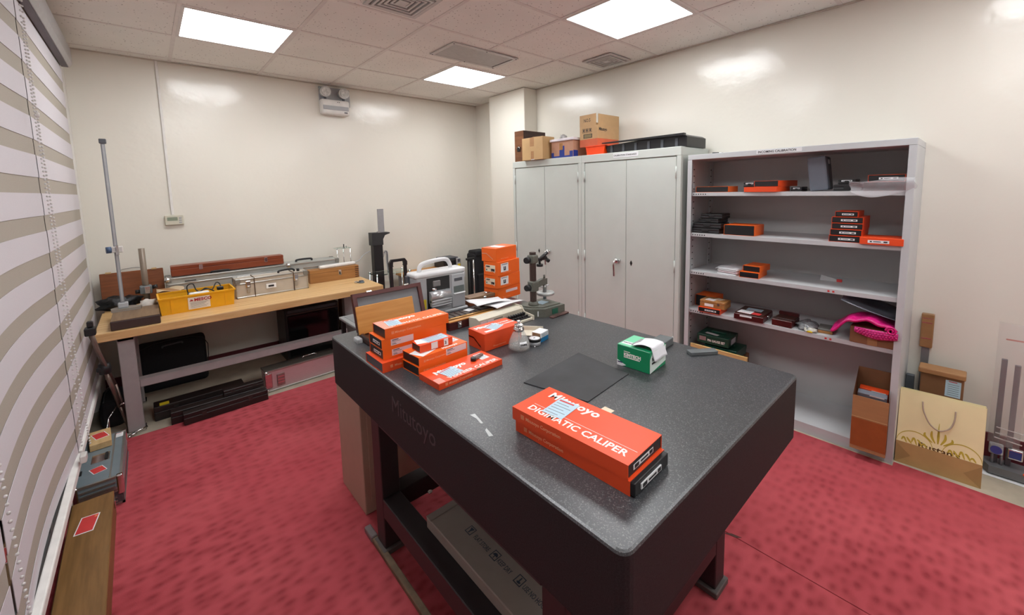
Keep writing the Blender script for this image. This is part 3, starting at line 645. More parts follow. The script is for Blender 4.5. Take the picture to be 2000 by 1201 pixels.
# ---------------- cream printer with keys and paper
t = thing('cream_desk_unit', 'long cream desk unit with a row of black keys and papers on top', 'instrument', (1.176,1.490,TT), 2)
prism('housing', [(-.004,0),(.065,0),(.065,.046),(.012,.052),(-.010,.044)], -.110, .165, CREAM, t, 'x')
prism('right_cheek', [(-.085,0),(.066,0),(.066,.056),(.0,.056),(-.02,.030),(-.085,.022)], .165, .171, CREAM, t, 'x')
box('key_deck', (.045,-.080,0), (.165,-.006,.012), CREAM, t, .002)
box('key_well', (.050,-.072,.012), (.160,-.018,.016), BLACK, t)
for k in range(7):
    cyl('key', (.058+.0155*k,-.055,.016), (.058+.0155*k,-.055,.024), .0052, BLACK, t, seg=8); box('key_lever', (.054+.0155*k,-.040,.016), (.062+.0155*k,-.022,.032), BLACK, t, .001)
box('name_plate', (-.02,-.0085,.028), (.035,-.0065,.038), mat('brown_plate', (110,94,88), .5), t)
for x in (-.100,-.060):
    o = box('white_label', (x,-.0105,.006), (x+.036,-.006,.036), PINKP, t); box('print', (x+.006,-.0110,.014), (x+.03,-.0104,.026), REDTAG, o)
cyl('roller_shaft', (-.01,-.014,.016), (.06,-.014,.022), .006, mat('roller_brown', (140,124,112), .5), t, seg=10)
def pap(o_): return tag(o_, None, None)
for k, (lbl, dx, dy, rz, dz) in enumerate((('crumpled white paper sheet lying on top of the cream desk unit',.098,.098,4,.0), ('white paper sheet with a curved edge on the open gauge case',.045,.140,-10,.012))):
    pts = []
    o = sheet('paper_sheet', lambda u,v: ((u-.5)*.19, (v-.5)*.14, .006*math.sin(3*u+2*v)+.003*math.sin(7*v)), 10, 8, PAPER, None, .0006)
    o.location = (1.205+dx,1.505+dy,TT+.058+dz); o.rotation_euler = (R(-3),0,R(rz)); tag(o, lbl, 'paper')
# ---------------- brown box, open case with lid
t = thing('wooden_instrument_box', 'small closed brown wooden box between the white instrument and orange cartons', 'box', (1.353,1.862,TT), 0)
box('base', (-.092,-.036,0), (.092,.036,.030), BROWNW, t, .002); box('lid', (-.092,-.036,.031), (.092,.036,.046), wood('dusty_brown_wood', (120,92,66), (146,116,88), .5), t, .002)
for x in (0.012,): box('latch', (x-.008,-.041,.018), (x+.008,-.036,.040), CHROME, t, .002)
box('handle', (.04,-.012,.046), (.07,.012,.054), CHROME, t, .004)
t = thing('open_wooden_case', 'open maroon case with grey lined lid and a leaning wood panel', 'case', (.795,1.700,TT), 0)
DKW = wood('dark_walnut', (46,24,18), (70,38,28), .4)
box('base_tray', (-.165,-.090,0), (.165,.075,.024), DKW, t, .003)
boxes('base_rim', [((-.165,-.09,.024),(.165,-.08,.032)),((-.165,.065,.024),(.165,.075,.032)),((-.165,-.08,.024),(-.155,.065,.032)),((.155,-.08,.024),(.165,.065,.032))], DKW, t)
L = bpy.data.objects.new('lid', None); COL.objects.link(L); L.parent = t; L.location = (.0,.080,.026); L.rotation_euler = (R(-16),0,0)
fr = .018
boxes('lid_frame', [((-.165,-.022,0),(.165,.0,fr)),((-.165,-.022,.165-fr),(.165,0,.165)),((-.165,-.022,fr),(-.165+fr,0,.165-fr)),((.165-fr,-.022,fr),(.165,0,.165-fr))], MAROON, L)
box('lid_lining', (-.165+fr,-.010,fr), (.165-fr,-.002,.165-fr), mat('grey_foam', (128,128,132), .8), L)
for x in (-.09,.09): box('lid_catch', (x-.012,-.024,.163), (x+.012,-.010,.170), CHROME, L, .001)
box('wood_panel', (-.172,-.0,0), (.095,.008,.120), LWOOD, t, .003, 2, rot=(R(-14),0,0), loc=(0,.028,.028))
box('clear_wrap', (-.192,.0,.0), (-.168,.05,.022), film('clear_film', (225,228,230), .45), t, .006, 2)
# ---------------- white measuring instrument with handle
t = thing('roughness_tester', 'white portable instrument with carry handle, display and roll window', 'instrument', (1.094,1.872,TT), 0)
box('body', (-.146,-.045,.004), (.143,.045,.205), GREYP, t, .010, 3); box('top_shell', (-.150,-.050,.200), (.147,.050,.226), mat('white_plastic', (214,215,216), .35), t, .010, 3)
box('rear_shell', (-.158,.02,.02), (-.146,.05,.21), DGREY, t, .004)
tube('carry_handle', spline([(-.105,0,.215),(-.098,0,.250),(-.070,0,.268),(.02,0,.276),(.060,0,.270),(.078,0,.245),(.084,0,.215)], 6), .011, mat('white_plastic', (214,215,216), .35), t, 10)
box('window_recess', (-.088,-.0475,.040), (.044,-.044,.196), BLACK, t); box('window_bezel', (-.088,-.050,.030), (.044,-.044,.040), GREYP, t, .002); box('inner_mechanism', (-.055,-.050,.148), (-.010,-.045,.180), mat('mech_grey', (130,128,128), .4, .3), t, .004); cyl('inner_bolt', (-.062,-.049,.136), (-.040,-.049,.136), .008, CHROME, t, seg=12)
SILV = mat('silver_roll_cover', (196,198,200), .22, .55, .06, 30, (1,10,10))
cyl('roll_cover', (-.080,-.050,.098), (.036,-.050,.098), .030, SILV, t, seg=24); box('cover_apron', (-.080,-.078,.048), (.036,-.050,.092), SILV, t, .008, 2)
for k in range(3): box('cover_ridge', (-.081,-.0795,.054+.013*k), (.037,-.077,.058+.013*k), GREYP, t, .001)
box('base_plinth', (-.150,-.062,0), (.147,.046,.016), GREYP, t, .004)
box('control_panel', (.054,-.052,.018), (.136,-.044,.196), GREYP, t, .004, 2); box('brand_strip', (.070,-.0535,.158), (.120,-.0515,.175), DGREY, t, .001)
d = box('display', (.066,-.0535,.098), (.130,-.0515,.132), mat('lcd_dark', (86,94,90), .2), t); box('display_ledge', (.062,-.060,.088), (.134,-.052,.096), mat('white_plastic', (214,215,216), .35), t, .002)
box('warning_label', (-.128,-.0465,.042), (-.094,-.0445,.092), mat('yellow_label', (222,196,40), .5), t)
tube('cable', spline([(.147,-.01,.19),(.158,-.012,.195),(.163,-.012,.178),(.158,-.012,.165),(.147,-.01,.168)], 6), .004, mat('white_plastic', (214,215,216), .35), t)
# ---------------- comparator stand
GUN = mat('hammered_grey_enamel', (104,106,97), .45, .1, .12, 160, bmp=.3, dist=.0005)
t = thing('comparator_stand', 'grey cast comparator stand with fluted column and round table', 'comparator stand', (1.448,1.472,TT), 0)
prism('base', [(-.108,.030),(-.090,-.022),(-.035,-.075),(.100,-.080),(.104,.085),(-.100,.085)], 0, .042, GUN, t, 'z')
prism('base_step', [(-.085,.028),(-.072,-.012),(-.030,-.055),(.088,-.060),(.092,.072),(-.080,.072)], .042, .048, GUN, t, 'z')
box('white_label', (-.066,-.0515,.006), (-.030,-.0505,.032), PAPER, t, rot=(0,0,0)).matrix_local = Matrix.Translation((0,0,0))
prism('green_label', [(.01,-.0775),(.05,-.079),(.05,-.0802),(.01,-.0787)], .008, .034, mat('green_label', (30,96,76), .5), t, 'z')
cx, cy = -.035, .010
lathe('column_collar', [(0,.048),(.026,.048),(.026,.054),(.020,.066),(0,.066)], GUN, t, 20, (cx,cy,0))
bm = bmesh.new(); n = 36
ring = lambda z: [bm.verts.new((cx+(.0165 if k%2 else .0145)*math.cos(2*math.pi*k/n), cy+(.0165 if k%2 else .0145)*math.sin(2*math.pi*k/n), z)) for k in range(n)]
A_, B_ = ring(.05), ring(.318)
for k in range(n): bm.faces.new((A_[k],A_[(k+1)%n],B_[(k+1)%n],B_[k]))
bm.faces.new(B_); finish('fluted_column', bm, mat('column_steel', (96,84,80), .35, .6), t)
for z0, z1, nm in ((.262,.305,'upper_clamp'),(.118,.172,'lower_clamp')):
    c = box(nm, (cx-.022,cy-.022,z0), (cx+.022,cy+.022,z1), GUN, t, .008, 3)
    zm = (z0+z1)/2
    cyl('knob_shaft', (cx-.022,cy-.004,zm), (cx-.046,cy-.010,zm), .006, GUN, c, seg=10); k_ = cyl('clamp_knob', (cx-.040,cy-.010,zm), (cx-.060,cy-.014,zm), .018, BLACK, c, .015, 12)
box('upper_arm', (cx+.02,cy-.008,.270), (cx+.055,cy+.008,.284), BLACK, t, .003); cyl('swivel_knob', (cx+.045,cy-.004,.240), (cx+.045,cy-.004,.252), .017, BLACK, t, seg=14); cyl('swivel_stem', (cx+.045,cy-.004,.250), (cx+.045,cy-.004,.272), .006, BLACK, t, seg=10)
cyl('fine_feed', (cx+.05,cy,.272), (cx+.098,cy-.006,.306), .011, BLACK, t, .008, 12); cyl('feed_knob', (cx+.10,cy,.268), (cx+.112,cy-.004,.258), .010, BLACK, t, seg=12); cyl('end_ball', (cx+.105,cy+.004,.300), (cx+.115,cy+.004,.306), .008, CHROME, t, seg=12); box('swivel_body', (cx+.055,cy-.008,.268), (cx+.10,cy+.008,.286), BLACK, t, .004)
prism('lower_arm', [(cx+.018,.132),(cx+.075,.144),(cx+.092,.140),(cx+.092,.172),(cx+.060,.172),(cx+.018,.164)], cy-.011, cy+.011, GUN, t, 'y')
cyl('arm_pin', (cx+.080,cy,.170), (cx+.080,cy,.190), .005, GUN, t, seg=10); cyl('spindle', (cx+.082,cy,.098), (cx+.082,cy,.142), .010, mat('spindle_steel', (150,152,150), .3, .7), t, seg=14)
lathe('round_table', [(0,.086),(.044,.086),(.047,.089),(.047,.098),(.045,.100),(0,.100)], mat('table_grey', (172,174,172), .4, .3), t, 32, (cx+.085,cy-.002,0)); cyl('spindle_tip', (cx+.082,cy,.062), (cx+.082,cy,.087), .009, IRON, t, seg=12)
box('cross_bar', (cx+.060,cy-.004,.126), (cx+.125,cy+.006,.130), GREYP, t, rot=(0,0,R(8)))
pp = box('paper_slip', (-.004,-.02,.0485), (.055,.028,.0492), BLUEP, t); pp.rotation_euler = (0,0,R(10))
tag(box('flat_steel_rule', (-.07,-.012,0), (.055,.012,.008), mat('worn_red_steel', (96,70,66), .4, .4, .3, 40), None, .002, loc=(1.492,1.372,TT), rot=(0,0,R(2))), 'flat worn steel piece lying against the comparator stand base', 'tool')
# ================================================================== ON THE SHELVES
def shelfbox(label, y0, y1, z, h, x=.02, L=.17, m=ORED, rz=0, end=True, group='orange gauge boxes in the shelf unit', tray='black'):
    return carton(label, L, y1-y0, h, (2.79+x+L/2,(y0+y1)/2,z), rz, m, group, end, 0, tray)
def case(label, y0, y1, z, h, x=.03, L=.16, rz=0, m=BLACK, group=None, lbl=False):
    t = thing('plastic_case', label, 'case', (2.79+x+L/2,(y0+y1)/2,z), rz, group); a, b = L/2, (y1-y0)/2
    box('lower_half', (-a,-b,0), (a,b,h*.46), m, t, min(.005,h*.12), 2); box('upper_half', (-a,-b,h*.5), (a,b,h), m, t, min(.005,h*.12), 2)
    box('seam', (-a+.002,-b+.002,h*.44), (a-.002,b-.002,h*.52), DGREY, t); box('latch', (-a-.003,-b*.25,h*.3), (-a,b*.25,h*.7), m, t, .001)
    if lbl: strip_label('end_label', t, 0, h*.68, b*1.2, h*.26, -a-.0004)
    return t
S1, S2, S3, S4 = [z+.0004 for z in SH]
shelfbox('wide black-ended orange box at the left end of the top shelf', 1.100, 1.312, S1, .038, .022, .16, ORANGE, 0, False)
t = shelfbox('thin orange box lying at the front of the top shelf', .806, .992, S1, .030, .000, .20, ORED, -4, False); box('closed_end', (-.1004,-.093,0), (-.0990,.093,.030), ORED, t)
shelfbox('tilted black-ended orange box on the thin box on the top shelf', .795, .933, S1+.0306, .036, .02, .26, ORED, -7, False)
case('black case with white label beside the tilted orange box, top shelf', .940, 1.012, S1+.0306, .032, .03, .14, 0, BLACK, None, True)
case('small black labelled case right of the orange boxes on the top shelf', .712, .768, S1, .026, .10, .12, 0, BLACK, None, True)
t = thing('tall_grey_case', 'tall dark grey case standing tilted on the top shelf', 'case', (2.92,.622,S1), 4)
gc = mat('slate_grey_plastic', (96,100,110), .5)
o = box('case_half', (-.085,-.044,.004), (.01,.042,.195), gc, t, .008, 2, rot=(R(-7),0,0)); o = box('case_half', (.012,-.044,.004), (.105,.042,.195), DGREY, t, .008, 2, rot=(R(-7),0,0)); box('clasp', (.0,-.050,.15), (.02,-.042,.175), GREYP, t, .002, rot=(R(-7),0,0))
case('flat black case right of the tall grey case on the top shelf', .425, .548, S1, .036, .03, .15)
case('small black labelled case on the flat black case, top shelf', .455, .532, S1+.0366, .027, .05, .12, 0, BLACK, None, True)
t = shelfbox('black-ended box inside a clear bag at the right end, top shelf', .258, .418, S1, .045, .03, .17, mat('maroon_card', (96,36,40), .5), 0, False)
shelfbox('black-ended orange-edged box on the bagged box, top shelf', .258, .402, S1+.0456, .036, .03, .17, ORED)
def bagf(u, v):
    y = .215+.255*u; s = math.sin(math.pi*u)
    z = S1+.048 - .085*v*(.45+.55*s) + .012*math.sin(5*u) + .018*(1-v)*(abs(u-.5)*1.6)
    return (2.788-.018*v*s-.01*math.sin(4*v+3*u)-.004, y+.006*math.sin(6*v), z)
tag(sheet('plastic_bag', bagf, 18, 10, film('clear_bag_film', (224,222,226), .24), None, .0006), 'crumpled clear plastic bag hanging over the top shelf lip', 'plastic bag')
# second shelf
for k, (y0, y1, h, x, lb) in enumerate(((1.150,1.333,.033,.02,'bottom black case of the four-case pile at the left, second shelf'),(1.142,1.330,.035,.025,'second black case from the bottom of the pile, second shelf'),(1.165,1.300,.028,.05,'third black case from the bottom of the pile, second shelf'),(1.150,1.292,.032,.055,'top black case of the four-case pile, second shelf'))):
    case(lb, y0, y1, S2+[0,.0336,.0692,.0978][k], h, x, .15, (0,2,-2,3)[k], BLACK, 'black cases piled on the second shelf')
shelfbox('black-ended orange box beside the black case pile, second shelf', .934, 1.118, S2, .066, .020, .17, ORANGE, 0, False)
zz_ = S2
for k, (y0, y1, h, x, lb) in enumerate(((.414,.552,.035,.020,'bottom box of the five-box orange pile, second shelf'),(.411,.549,.034,.022,'second box from the bottom of the five-box pile, second shelf'),(.409,.544,.033,.026,'third box from the bottom of the five-box pile, second shelf'),(.409,.545,.034,.026,'fourth box from the bottom of the five-box pile, second shelf'),(.432,.531,.030,.026,'small top box of the five-box orange pile, second shelf'))):
    shelfbox(lb, y0, y1, zz_, h, x, .20 if k < 4 else .17, ORED, 0); zz_ += h+.0004
t = thing('gauge_box', 'flat orange labelled box lying at the right end of the second shelf', 'box', (2.868,.328,S2), 0, 'orange gauge boxes in the shelf unit')
box('sleeve', (-.085,-.086,0), (.085,.086,.036), ORED, t, .0015); strip_label('end_label', t, .01, .016, .085, .015, -.0854)
# third shelf
t = thing('paper_packet', 'packet of white envelopes in clear wrap on the third shelf', 'packet', (2.90,1.085,S3), -8)
for k in range(4): sheet('envelope', lambda u,v,k=k: ((u-.5)*.17+.004*k, (v-.5)*.125+.003*math.sin(4*k), .006+.010*k+.002*math.sin(6*u+k)), 6, 6, (PAPER,PINKP,PAPER,PAPER)[k], t, .006)
sheet('clear_wrap', lambda u,v: ((u-.5)*.20, (v-.5)*.14, .047+.004*math.sin(9*u+5*v)-.05*max(0,abs(v-.5)-.38)-.04*max(0,abs(u-.5)-.4)), 12, 10, film('clear_wrap_film', (236,236,240), .22), t, .0005)
shelfbox('lower black-ended orange box beside the envelopes, third shelf', .900, 1.012, S3, .036, .012, .17, ORANGE, 2, False)
shelfbox('upper black-ended orange box beside the envelopes, third shelf', .893, .995, S3+.0366, .037, .035, .16, ORANGE, -3, False)
t = thing('paper_card', 'grey folded card with red clip standing on the third shelf', 'card', (3.03,.575,S3), 4)
prism('folded_card', [(-.052,0),(.042,0),(.020,.020),(-.046,.038)], -.002, .0, mat('grey_white_paper', (200,200,202), .6), t, 'x', rot=(0,R(18),R(180))); box('red_clip', (-.006,-.056,0), (.006,-.030,.016), REDTAG, t, .002)
# fourth shelf
shelfbox('orange box at the back left corner of the fourth shelf', 1.205, 1.343, S4, .080, .125, .14, ORANGE, 0, True)
shelfbox('black-ended flat orange box under the wooden box, fourth shelf', 1.118, 1.262, S4, .032, -.008, .125, ORED, 2, True)
t = thing('wooden_gauge_box', 'light wooden gauge box with papers on the flat orange box', 'box', (2.856,1.178,S4+.0325), 1)
box('base', (-.055,-.082,0), (.055,.082,.030), OAK, t, .002); box('lid', (-.055,-.082,.031), (.055,.082,.048), OAK, t, .002); slip(t, -.02,.02,.0482,.06,.05,80,PAPER); slip(t, .02,-.02,.0484,.05,.05,70,mat('cream_paper', (228,216,190), .6)); box('label', (-.0556,-.01,.008), (-.055,.05,.026), PAPER, t); box('latch', (-.058,-.05,.022), (-.055,-.035,.038), CHROME, t)
t = thing('wooden_gauge_box', 'dark red wooden box full of papers on the fourth shelf', 'box', (2.885,.945,S4), 2)
box('base', (-.10,-.086,0), (.10,.086,.036), MAROON, t, .002); box('lid_panel', (-.095,-.081,.036), (.10,.081,.042), DKW, t); slip(t,-.05,.03,.0425,.08,.07,85,PAPER); slip(t,-.06,-.035,.0425,.05,.05,88,REDTAG,rows=0); slip(t,.03,0,.0425,.09,.06,90,BLUEP); box('label', (-.1006,-.02,.020), (-.10,.05,.031), PAPER, t); box('clasp', (-.02,-.092,.01), (.01,-.086,.03), CHROME, t, .002)
t = thing('wooden_gauge_box', 'small dark red wooden box beside the clear bag, fourth shelf', 'box', (2.875,.758,S4), -2)
box('base', (-.07,-.054,0), (.07,.054,.040), MAROON, t, .002); box('inner_panel', (-.066,-.05,.040), (.07,.05,.044), DKW, t); box('steel_scale', (-.06,-.062,.045), (-.045,.05,.048), CHROME, t); box('back_lid', (.05,-.054,.044), (.07,.054,.062), MAROON, t, .001)
def lump(name, label, cat, c, s, m, seed, n=14):
    rnd = random.Random(seed); bm = bmesh.new(); bmesh.ops.create_icosphere(bm, subdivisions=3, radius=1)
    ph = [(Vector((rnd.uniform(-1,1),rnd.uniform(-1,1),rnd.uniform(-1,1))).normalized(), rnd.uniform(3,7), rnd.uniform(0,6)) for _ in range(n)]
    for v in bm.verts:
        d = 1+sum(.06*math.sin(f*v.co.dot(k)*2+p) for k, f, p in ph)
        v.co = Vector((v.co.x*s[0]*d, v.co.y*s[1]*d, max(v.co.z*d,-.75)*s[2]))
    zmin = min(v.co.z for v in bm.verts)
    for v in bm.verts: v.co.z -= zmin
    o = finish(name, bm, m, None, True, c)
    if label: tag(o, label, cat)
    return o
lump('plastic_bag', 'crumpled clear bag of small metal parts on the fourth shelf', 'plastic bag', (2.89,.645,S4), (.07,.055,.024), mat('clear_bag_silver', (150,152,154), .25, .3, .25, 60, alpha=.75), 3)
lump('plastic_bag', 'small clear bag with yellow tag at the shelf front edge', 'plastic bag', (2.82,.615,S4), (.022,.032,.014), mat('clear_bag_pale', (205,203,192), .3, 0, .2, 60), 4)
tag(box('yellow_tag', (2.795,.600,S4), (2.812,.630,S4+.012), mat('yellow_label', (222,196,40), .5), None, .003), 'small yellow tag at the front edge of the fourth shelf', 'tag')
t = thing('wooden_block', 'small flat wooden box near the middle of the fourth shelf', 'box', (2.895,.555,S4), 6); box('base', (-.055,-.035,0), (.055,.035,.016), OAK, t, .002); box('lid', (-.055,-.035,.0165), (.055,.035,.026), mat('grey_lid', (112,112,108), .5), t, .002)
t = thing('carton_box', 'brown carton under the pink bubble wrap on the fourth shelf', 'carton', (2.90,.335,S4), 0); box('carton_body', (-.105,-.095,0), (.105,.095,.088), DKRAFT, t, .002); box('tape_strip', (-.106,-.02,.0), (-.105,.02,.088), KRAFT, t)
PINK = mat('pink_bubble_wrap', (214,34,124), .28, 0, .15, 60, bmp=.8, dist=.006)
t = thing('bubble_wrap', 'bright pink bubble wrap folded over the brown carton', 'bubble wrap', (0,0,0))
def pw(u, v):
    y = .245+.265*u; x = 2.785+.20*v
    z = S4+.094+.045*math.sin(math.pi*min(1,u*1.1))*math.sin(math.pi*(.25+.6*v)) - .055*max(0,u-.72)/.28*(1-v*.3) + .006*math.sin(18*u+6*v)
    return (x-.012*math.sin(3*u), y, z)
sheet('upper_layer', pw, 24, 14, PINK, t, .012)
def pw2(u, v):
    y = .235+.175*u; return (2.779+.004*math.sin(9*u)-.006*math.sin(math.pi*v), y, S4+.092-.050*v*(.5+.5*math.sin(math.pi*(.15+.8*u))))
o = sheet('front_fold', pw2, 20, 8, mat('pink_bubble_front', (206,58,136), .25, 0, .2, 90, bmp=1, dist=.006), t, .006)
bm = bmesh.new()
for i in range(13):
    for j in range(4):
        p = Vector(pw2((i+.5+(j%2)*.4)/14, .12+.22*j)); bmesh.ops.create_icosphere(bm, subdivisions=1, radius=.0042, matrix=Matrix.Translation(p+Vector((-.007,0,0))))
q = finish('bubbles', bm, PINK, o, True); q['kind'] = 'stuff'
tube('rolled_end', spline([(2.778,.262+.022*math.cos(a_)*(1-a_/14),S4+.100+.022*math.sin(a_)*(1-a_/14)) for a_ in [k*.6 for k in range(18)]], 3), .005, PINK, t, 6)
tag(sheet('plastic_sheet', lambda u,v: (2.80+.22*v, .235+.245*u, S4+.150+.085*u-.014*math.sin(4*v+2*u)), 10, 8, mat('smoky_plastic_film', (120,124,134), .18, 0, .2, 12, alpha=.8, bmp=.5, dist=.01), None, .001), 'smoky clear plastic sheet lying over the pink bubble wrap', 'plastic sheet')
# wooden board with green pin gauge boxes, bottom carton
t = thing('wooden_board', 'pale wooden board standing upright in front of the green boxes', 'board', (2.803,1.13,.062)); box('board', (-.008,-.187,0), (.008,.187,.296), wood('pale_pine', (206,168,106), (226,192,134), .5, 1), t, .001); box('board_cap', (-.009,-.188,.296), (.009,.188,.300), wood('pale_pine', (206,168,106), (226,192,134), .5, 1), t)
t = thing('carton_box', 'brown carton carrying the green boxes behind the upright board', 'carton', (2.955,1.15,.062), 0); box('carton_body', (-.11,-.13,0), (.11,.13,.236), DKRAFT, t, .002); box('tape_strip', (-.02,-.13,.236), (.02,.13,.2364), KRAFT, t)
DG = mat('dark_green_card', (14,62,48), .35, 0, .05)
def pinbox(label, loc, rz, txt):
    t = thing('pin_gauge_box', label, 'box', loc, rz, 'dark green pin gauge boxes'); box('base', (-.09,-.105,0), (.09,.105,.036), DG, t, .002); box('lid', (-.092,-.107,.034), (.092,.107,.062), DG, t, .002); box('handle', (-.01,-.06,.062), (.015,.04,.074), DG, t, .004); slip(t, -.045,.02,.0622,.09,.03,80,mat('grey_white_paper', (200,200,202), .6),rows=0)
    if txt:
        text('title_print', 'PIN GAUGE SET', .023, WINK, t, (-.0925,.035,.020), LEFT, .0006, .72); box('emblem', (-.0928,.045,.020), (-.092,.09,.048), mat('silver_print', (150,120,120), .5), t)
        box('side_label', (-.05,-.1078,.012), (.04,-.107,.05), mat('pale_print', (180,190,196), .5, 0, .2, 200), t)
pinbox('lower dark green pin gauge box behind the upright board', (2.945,1.135,.2986), 0, False)
pinbox('upper dark green pin gauge box with white lettering behind the upright board', (2.93,1.186,.2986+.0745), 3, True)
t = thing('carton_box', 'open brown carton with orange boxes inside, on the shelf unit floor', 'carton', (2.80,.318,.062), 3)
a, b, H, k = .098, .072, .30, .003
box('carton_bottom', (-a,-b,0), (a,b,k), KRAFT, t)
box('front_wall', (-a,-b,k), (-a+k,b,H*.985), KRAFT, t); box('back_wall', (a-k,-b,k), (a,b,H*1.30), DKRAFT, t)
for s in (-1,1):
    bm = bmesh.new(); y = s*b; v = [bm.verts.new(p) for p in ((-a,y,k),(a,y,k),(a,y,H*1.30),(-a,y,H*.985))]; bm.faces.new(v); bmesh.ops.solidify(bm, geom=bm.faces[:], thickness=k*s); finish('side_wall', bm, DKRAFT, t)
box('fold_crease', (-a-.001,-b,H*.60), (-a,b,H*.607), KRAFT2, t); box('packing_tape', (-a-.0012,-b,.02), (-a-.0002,b,H*.58), mat('brown_tape', (150,84,42), .22, 0, .08), t)
for k2, (lb, x, z, m_, ry) in enumerate((('orange box inside the open carton, front one',-.058,.236,ORED,10),('grey box between the orange boxes inside the open carton',-.004,.262,mat('grey_card', (120,124,134), .5),10),('orange box inside the open carton, rear one',.050,.268,ORED,10))):
    o = thing('gauge_box', lb, 'box', (2.80+x,.318,.062+z), 3); o.rotation_euler = (0,R(-ry),R(3)); box('sleeve', (-.020,-.060,-.19), (.020,.060,.03), m_, o, .001); box('white_flap', (-.0205,-.05,.022), (-.0201,.01,.029), PAPER, o)

t = thing('pen_clip', 'small dark clip lying on top of the open shelf unit', 'clip', (2.83,1.195,1.6855), -70); box('body', (-.02,-.006,0), (.02,.006,.008), BLACK, t, .002); cyl('pin', (.02,0,.004), (.045,.004,.004), .003, CHROME, t, seg=8)
# ================================================================== ON TOP OF THE CABINETS
CT = 1.7505
t = thing('wooden_cabinet_box', 'walnut wooden box with black latch on the cabinet by the pillar', 'box', (2.948,3.099,CT), 0)
WAL = wood('walnut_wood', (96,58,34), (128,82,50), .4, 1)
box('body', (-.152,-.066,0), (.152,.066,.300), WAL, t, .002); box('dark_side', (-.151,-.0672,0.002), (.152,-.066,.298), DKW, t); l = box('latch', (-.160,-.02,.10), (-.152,.025,.145), BLACK, t, .003); tube('latch_ring', [(-.161,-.014+.017+.022*math.cos(q*math.pi/8),.122+.022*math.sin(q*math.pi/8)) for q in range(9)], .003, CHROME, l, 6)
t = thing('carton_box', 'small taped light brown carton in front of the walnut box', 'carton', (2.812,2.848,CT), 0)
box('carton_body', (-.078,-.140,0), (.078,.140,.207), KRAFT2, t, .002); box('tape_strip', (-.0788,-.024,.125), (-.078,.030,.207), KRAFT, t); box('tape_strip', (-.0788,-.02,0), (-.078,.018,.08), KRAFT, t); box('top_flap', (-.06,-.12,.207), (.05,.02,.213), KRAFT, t, rot=(R(2),0,0)); box('paper_chip', (-.080,-.03,0), (-.0788,.015,.006), PAPER, t)
tag(lump('crumpled_film', None, None, (2.93,2.63,CT+.1705), (.03,.03,.030), mat('silver_film', (190,190,190), .2, .4), 9), 'crumpled clear film wad on the lidded pink carton', 'plastic film')
t = thing('lidded_carton', 'pink carton with white lid and blue tape on the cabinet', 'carton', (2.90,2.537,CT), 0)
PKC = mat('dusty_pink_card', (186,138,112), .6); BT = mat('blue_tape', (36,58,140), .35)
box('carton_body', (-.095,-.130,0), (.105,.130,.148), PKC, t, .002); box('lid', (-.105,-.142,.148), (.115,.142,.170), mat('white_lid', (226,220,224), .5), t, .003, 2)
for lo, hi in (((-.096,.098,0),(-.095,.129,.050)),((-.096,-.129,0),(-.095,.098,.018)),((-.096,-.03,.018),(-.095,.03,.105)),((-.096,-.129,.018),(-.095,-.09,.055))): box('blue_tape', lo, hi, BT, t)
box('brown_tape', (-.0968,-.01,.07), (-.0960,.03,.130), OAK, t); box('side_tape', (-.09,-.1308,0), (-.03,-.13,.06), BT, t)
ft = thing('orange_tray', 'bright orange plastic tray under the tall open carton', 'tray', (2.91,2.169,CT), 0)
OT = mat('neon_orange_plastic', (252,74,16), .35); prism('tray_wall', [(-.085,0),(.085,0),(.098,.072),(-.098,.072)], -.105, .105, OT, ft, 'x')
box('tray_rim', (-.110,-.101,.066), (.110,.101,.0735), OT, ft, .002)
t = thing('carton_box', 'tall open brown carton with upright flaps on the orange tray', 'carton', (2.975,2.252,CT+.0745), -2)
a, H = .097, .172; KB = mat('box_brown', (186,150,106), .6, 0, .04)
d = .145
box('lower_band', (-d,-a,0), (d,a,.062), mat('orange_print_card', (198,96,62), .5), t, .001); box('upper_body', (-d,-a,.062), (d,a,H), KB, t, .001)
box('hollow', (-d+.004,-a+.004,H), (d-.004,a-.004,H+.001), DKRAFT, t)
for lo, hi in (((-d,-a+.016,H),(-d+.003,a,H+.094)),((-d+.012,-a,H),(d,-a+.003,H+.090)),((d-.003,-a,H),(d,a,H+.07)),((-d,a-.003,H),(d,a,H+.06))): box('flap', lo, hi, KB, t)
text('flap_print', 'NO.5', .040, INK, t, (-d-.0003,.052,H+.034), LEFT, .0003, .8)
text('logo_print', 'Mitutoyo', .036, INK, t, (-d+.018,-a-.0003,.128), FRONT, .0012, .8)
for k2 in range(3):
    y = .066-.036*k2; o = boxes('handling_symbol', [((-d-.0006,y-.028,.118),(-d,y,.121)),((-d-.0006,y-.028,.149),(-d,y,.152)),((-d-.0006,y-.003,.118),(-d,y,.152)),((-d-.0006,y-.028,.118),(-d,y-.025,.152)),((-d-.0006,y-.020,.126),(-d,y-.008,.146))], INK, t)
o = box('stamp_panel', (-d-.0006,-.04,.072), (-d,.055,.106), INK, t); box('stamp_field', (-d-.0010,-.033,.076), (-d-.0004,.048,.102), mat('stamp_olive', (128,112,76), .6), o)
t = thing('black_tray_cover', 'long low black plastic tray lying on the cabinet top', 'tray', (2.955,1.755,CT), 0)
prism('shell', [(-.365,0),(.30,0),(.325,.060),(.28,.064),(-.10,.085),(-.34,.085),(-.365,.070)], -.13, .16, BLACK, t, 'x')
prism('front_lip', [(-.355,.076),(.32,.080),(.338,.082),(.338,.088),(-.355,.092)], -.16, -.128, BLACK, t, 'x')
for k2 in range(6): box('rib', (-.136,-.30+.11*k2,.006), (-.129,-.28+.11*k2,.062), DGREY, t)
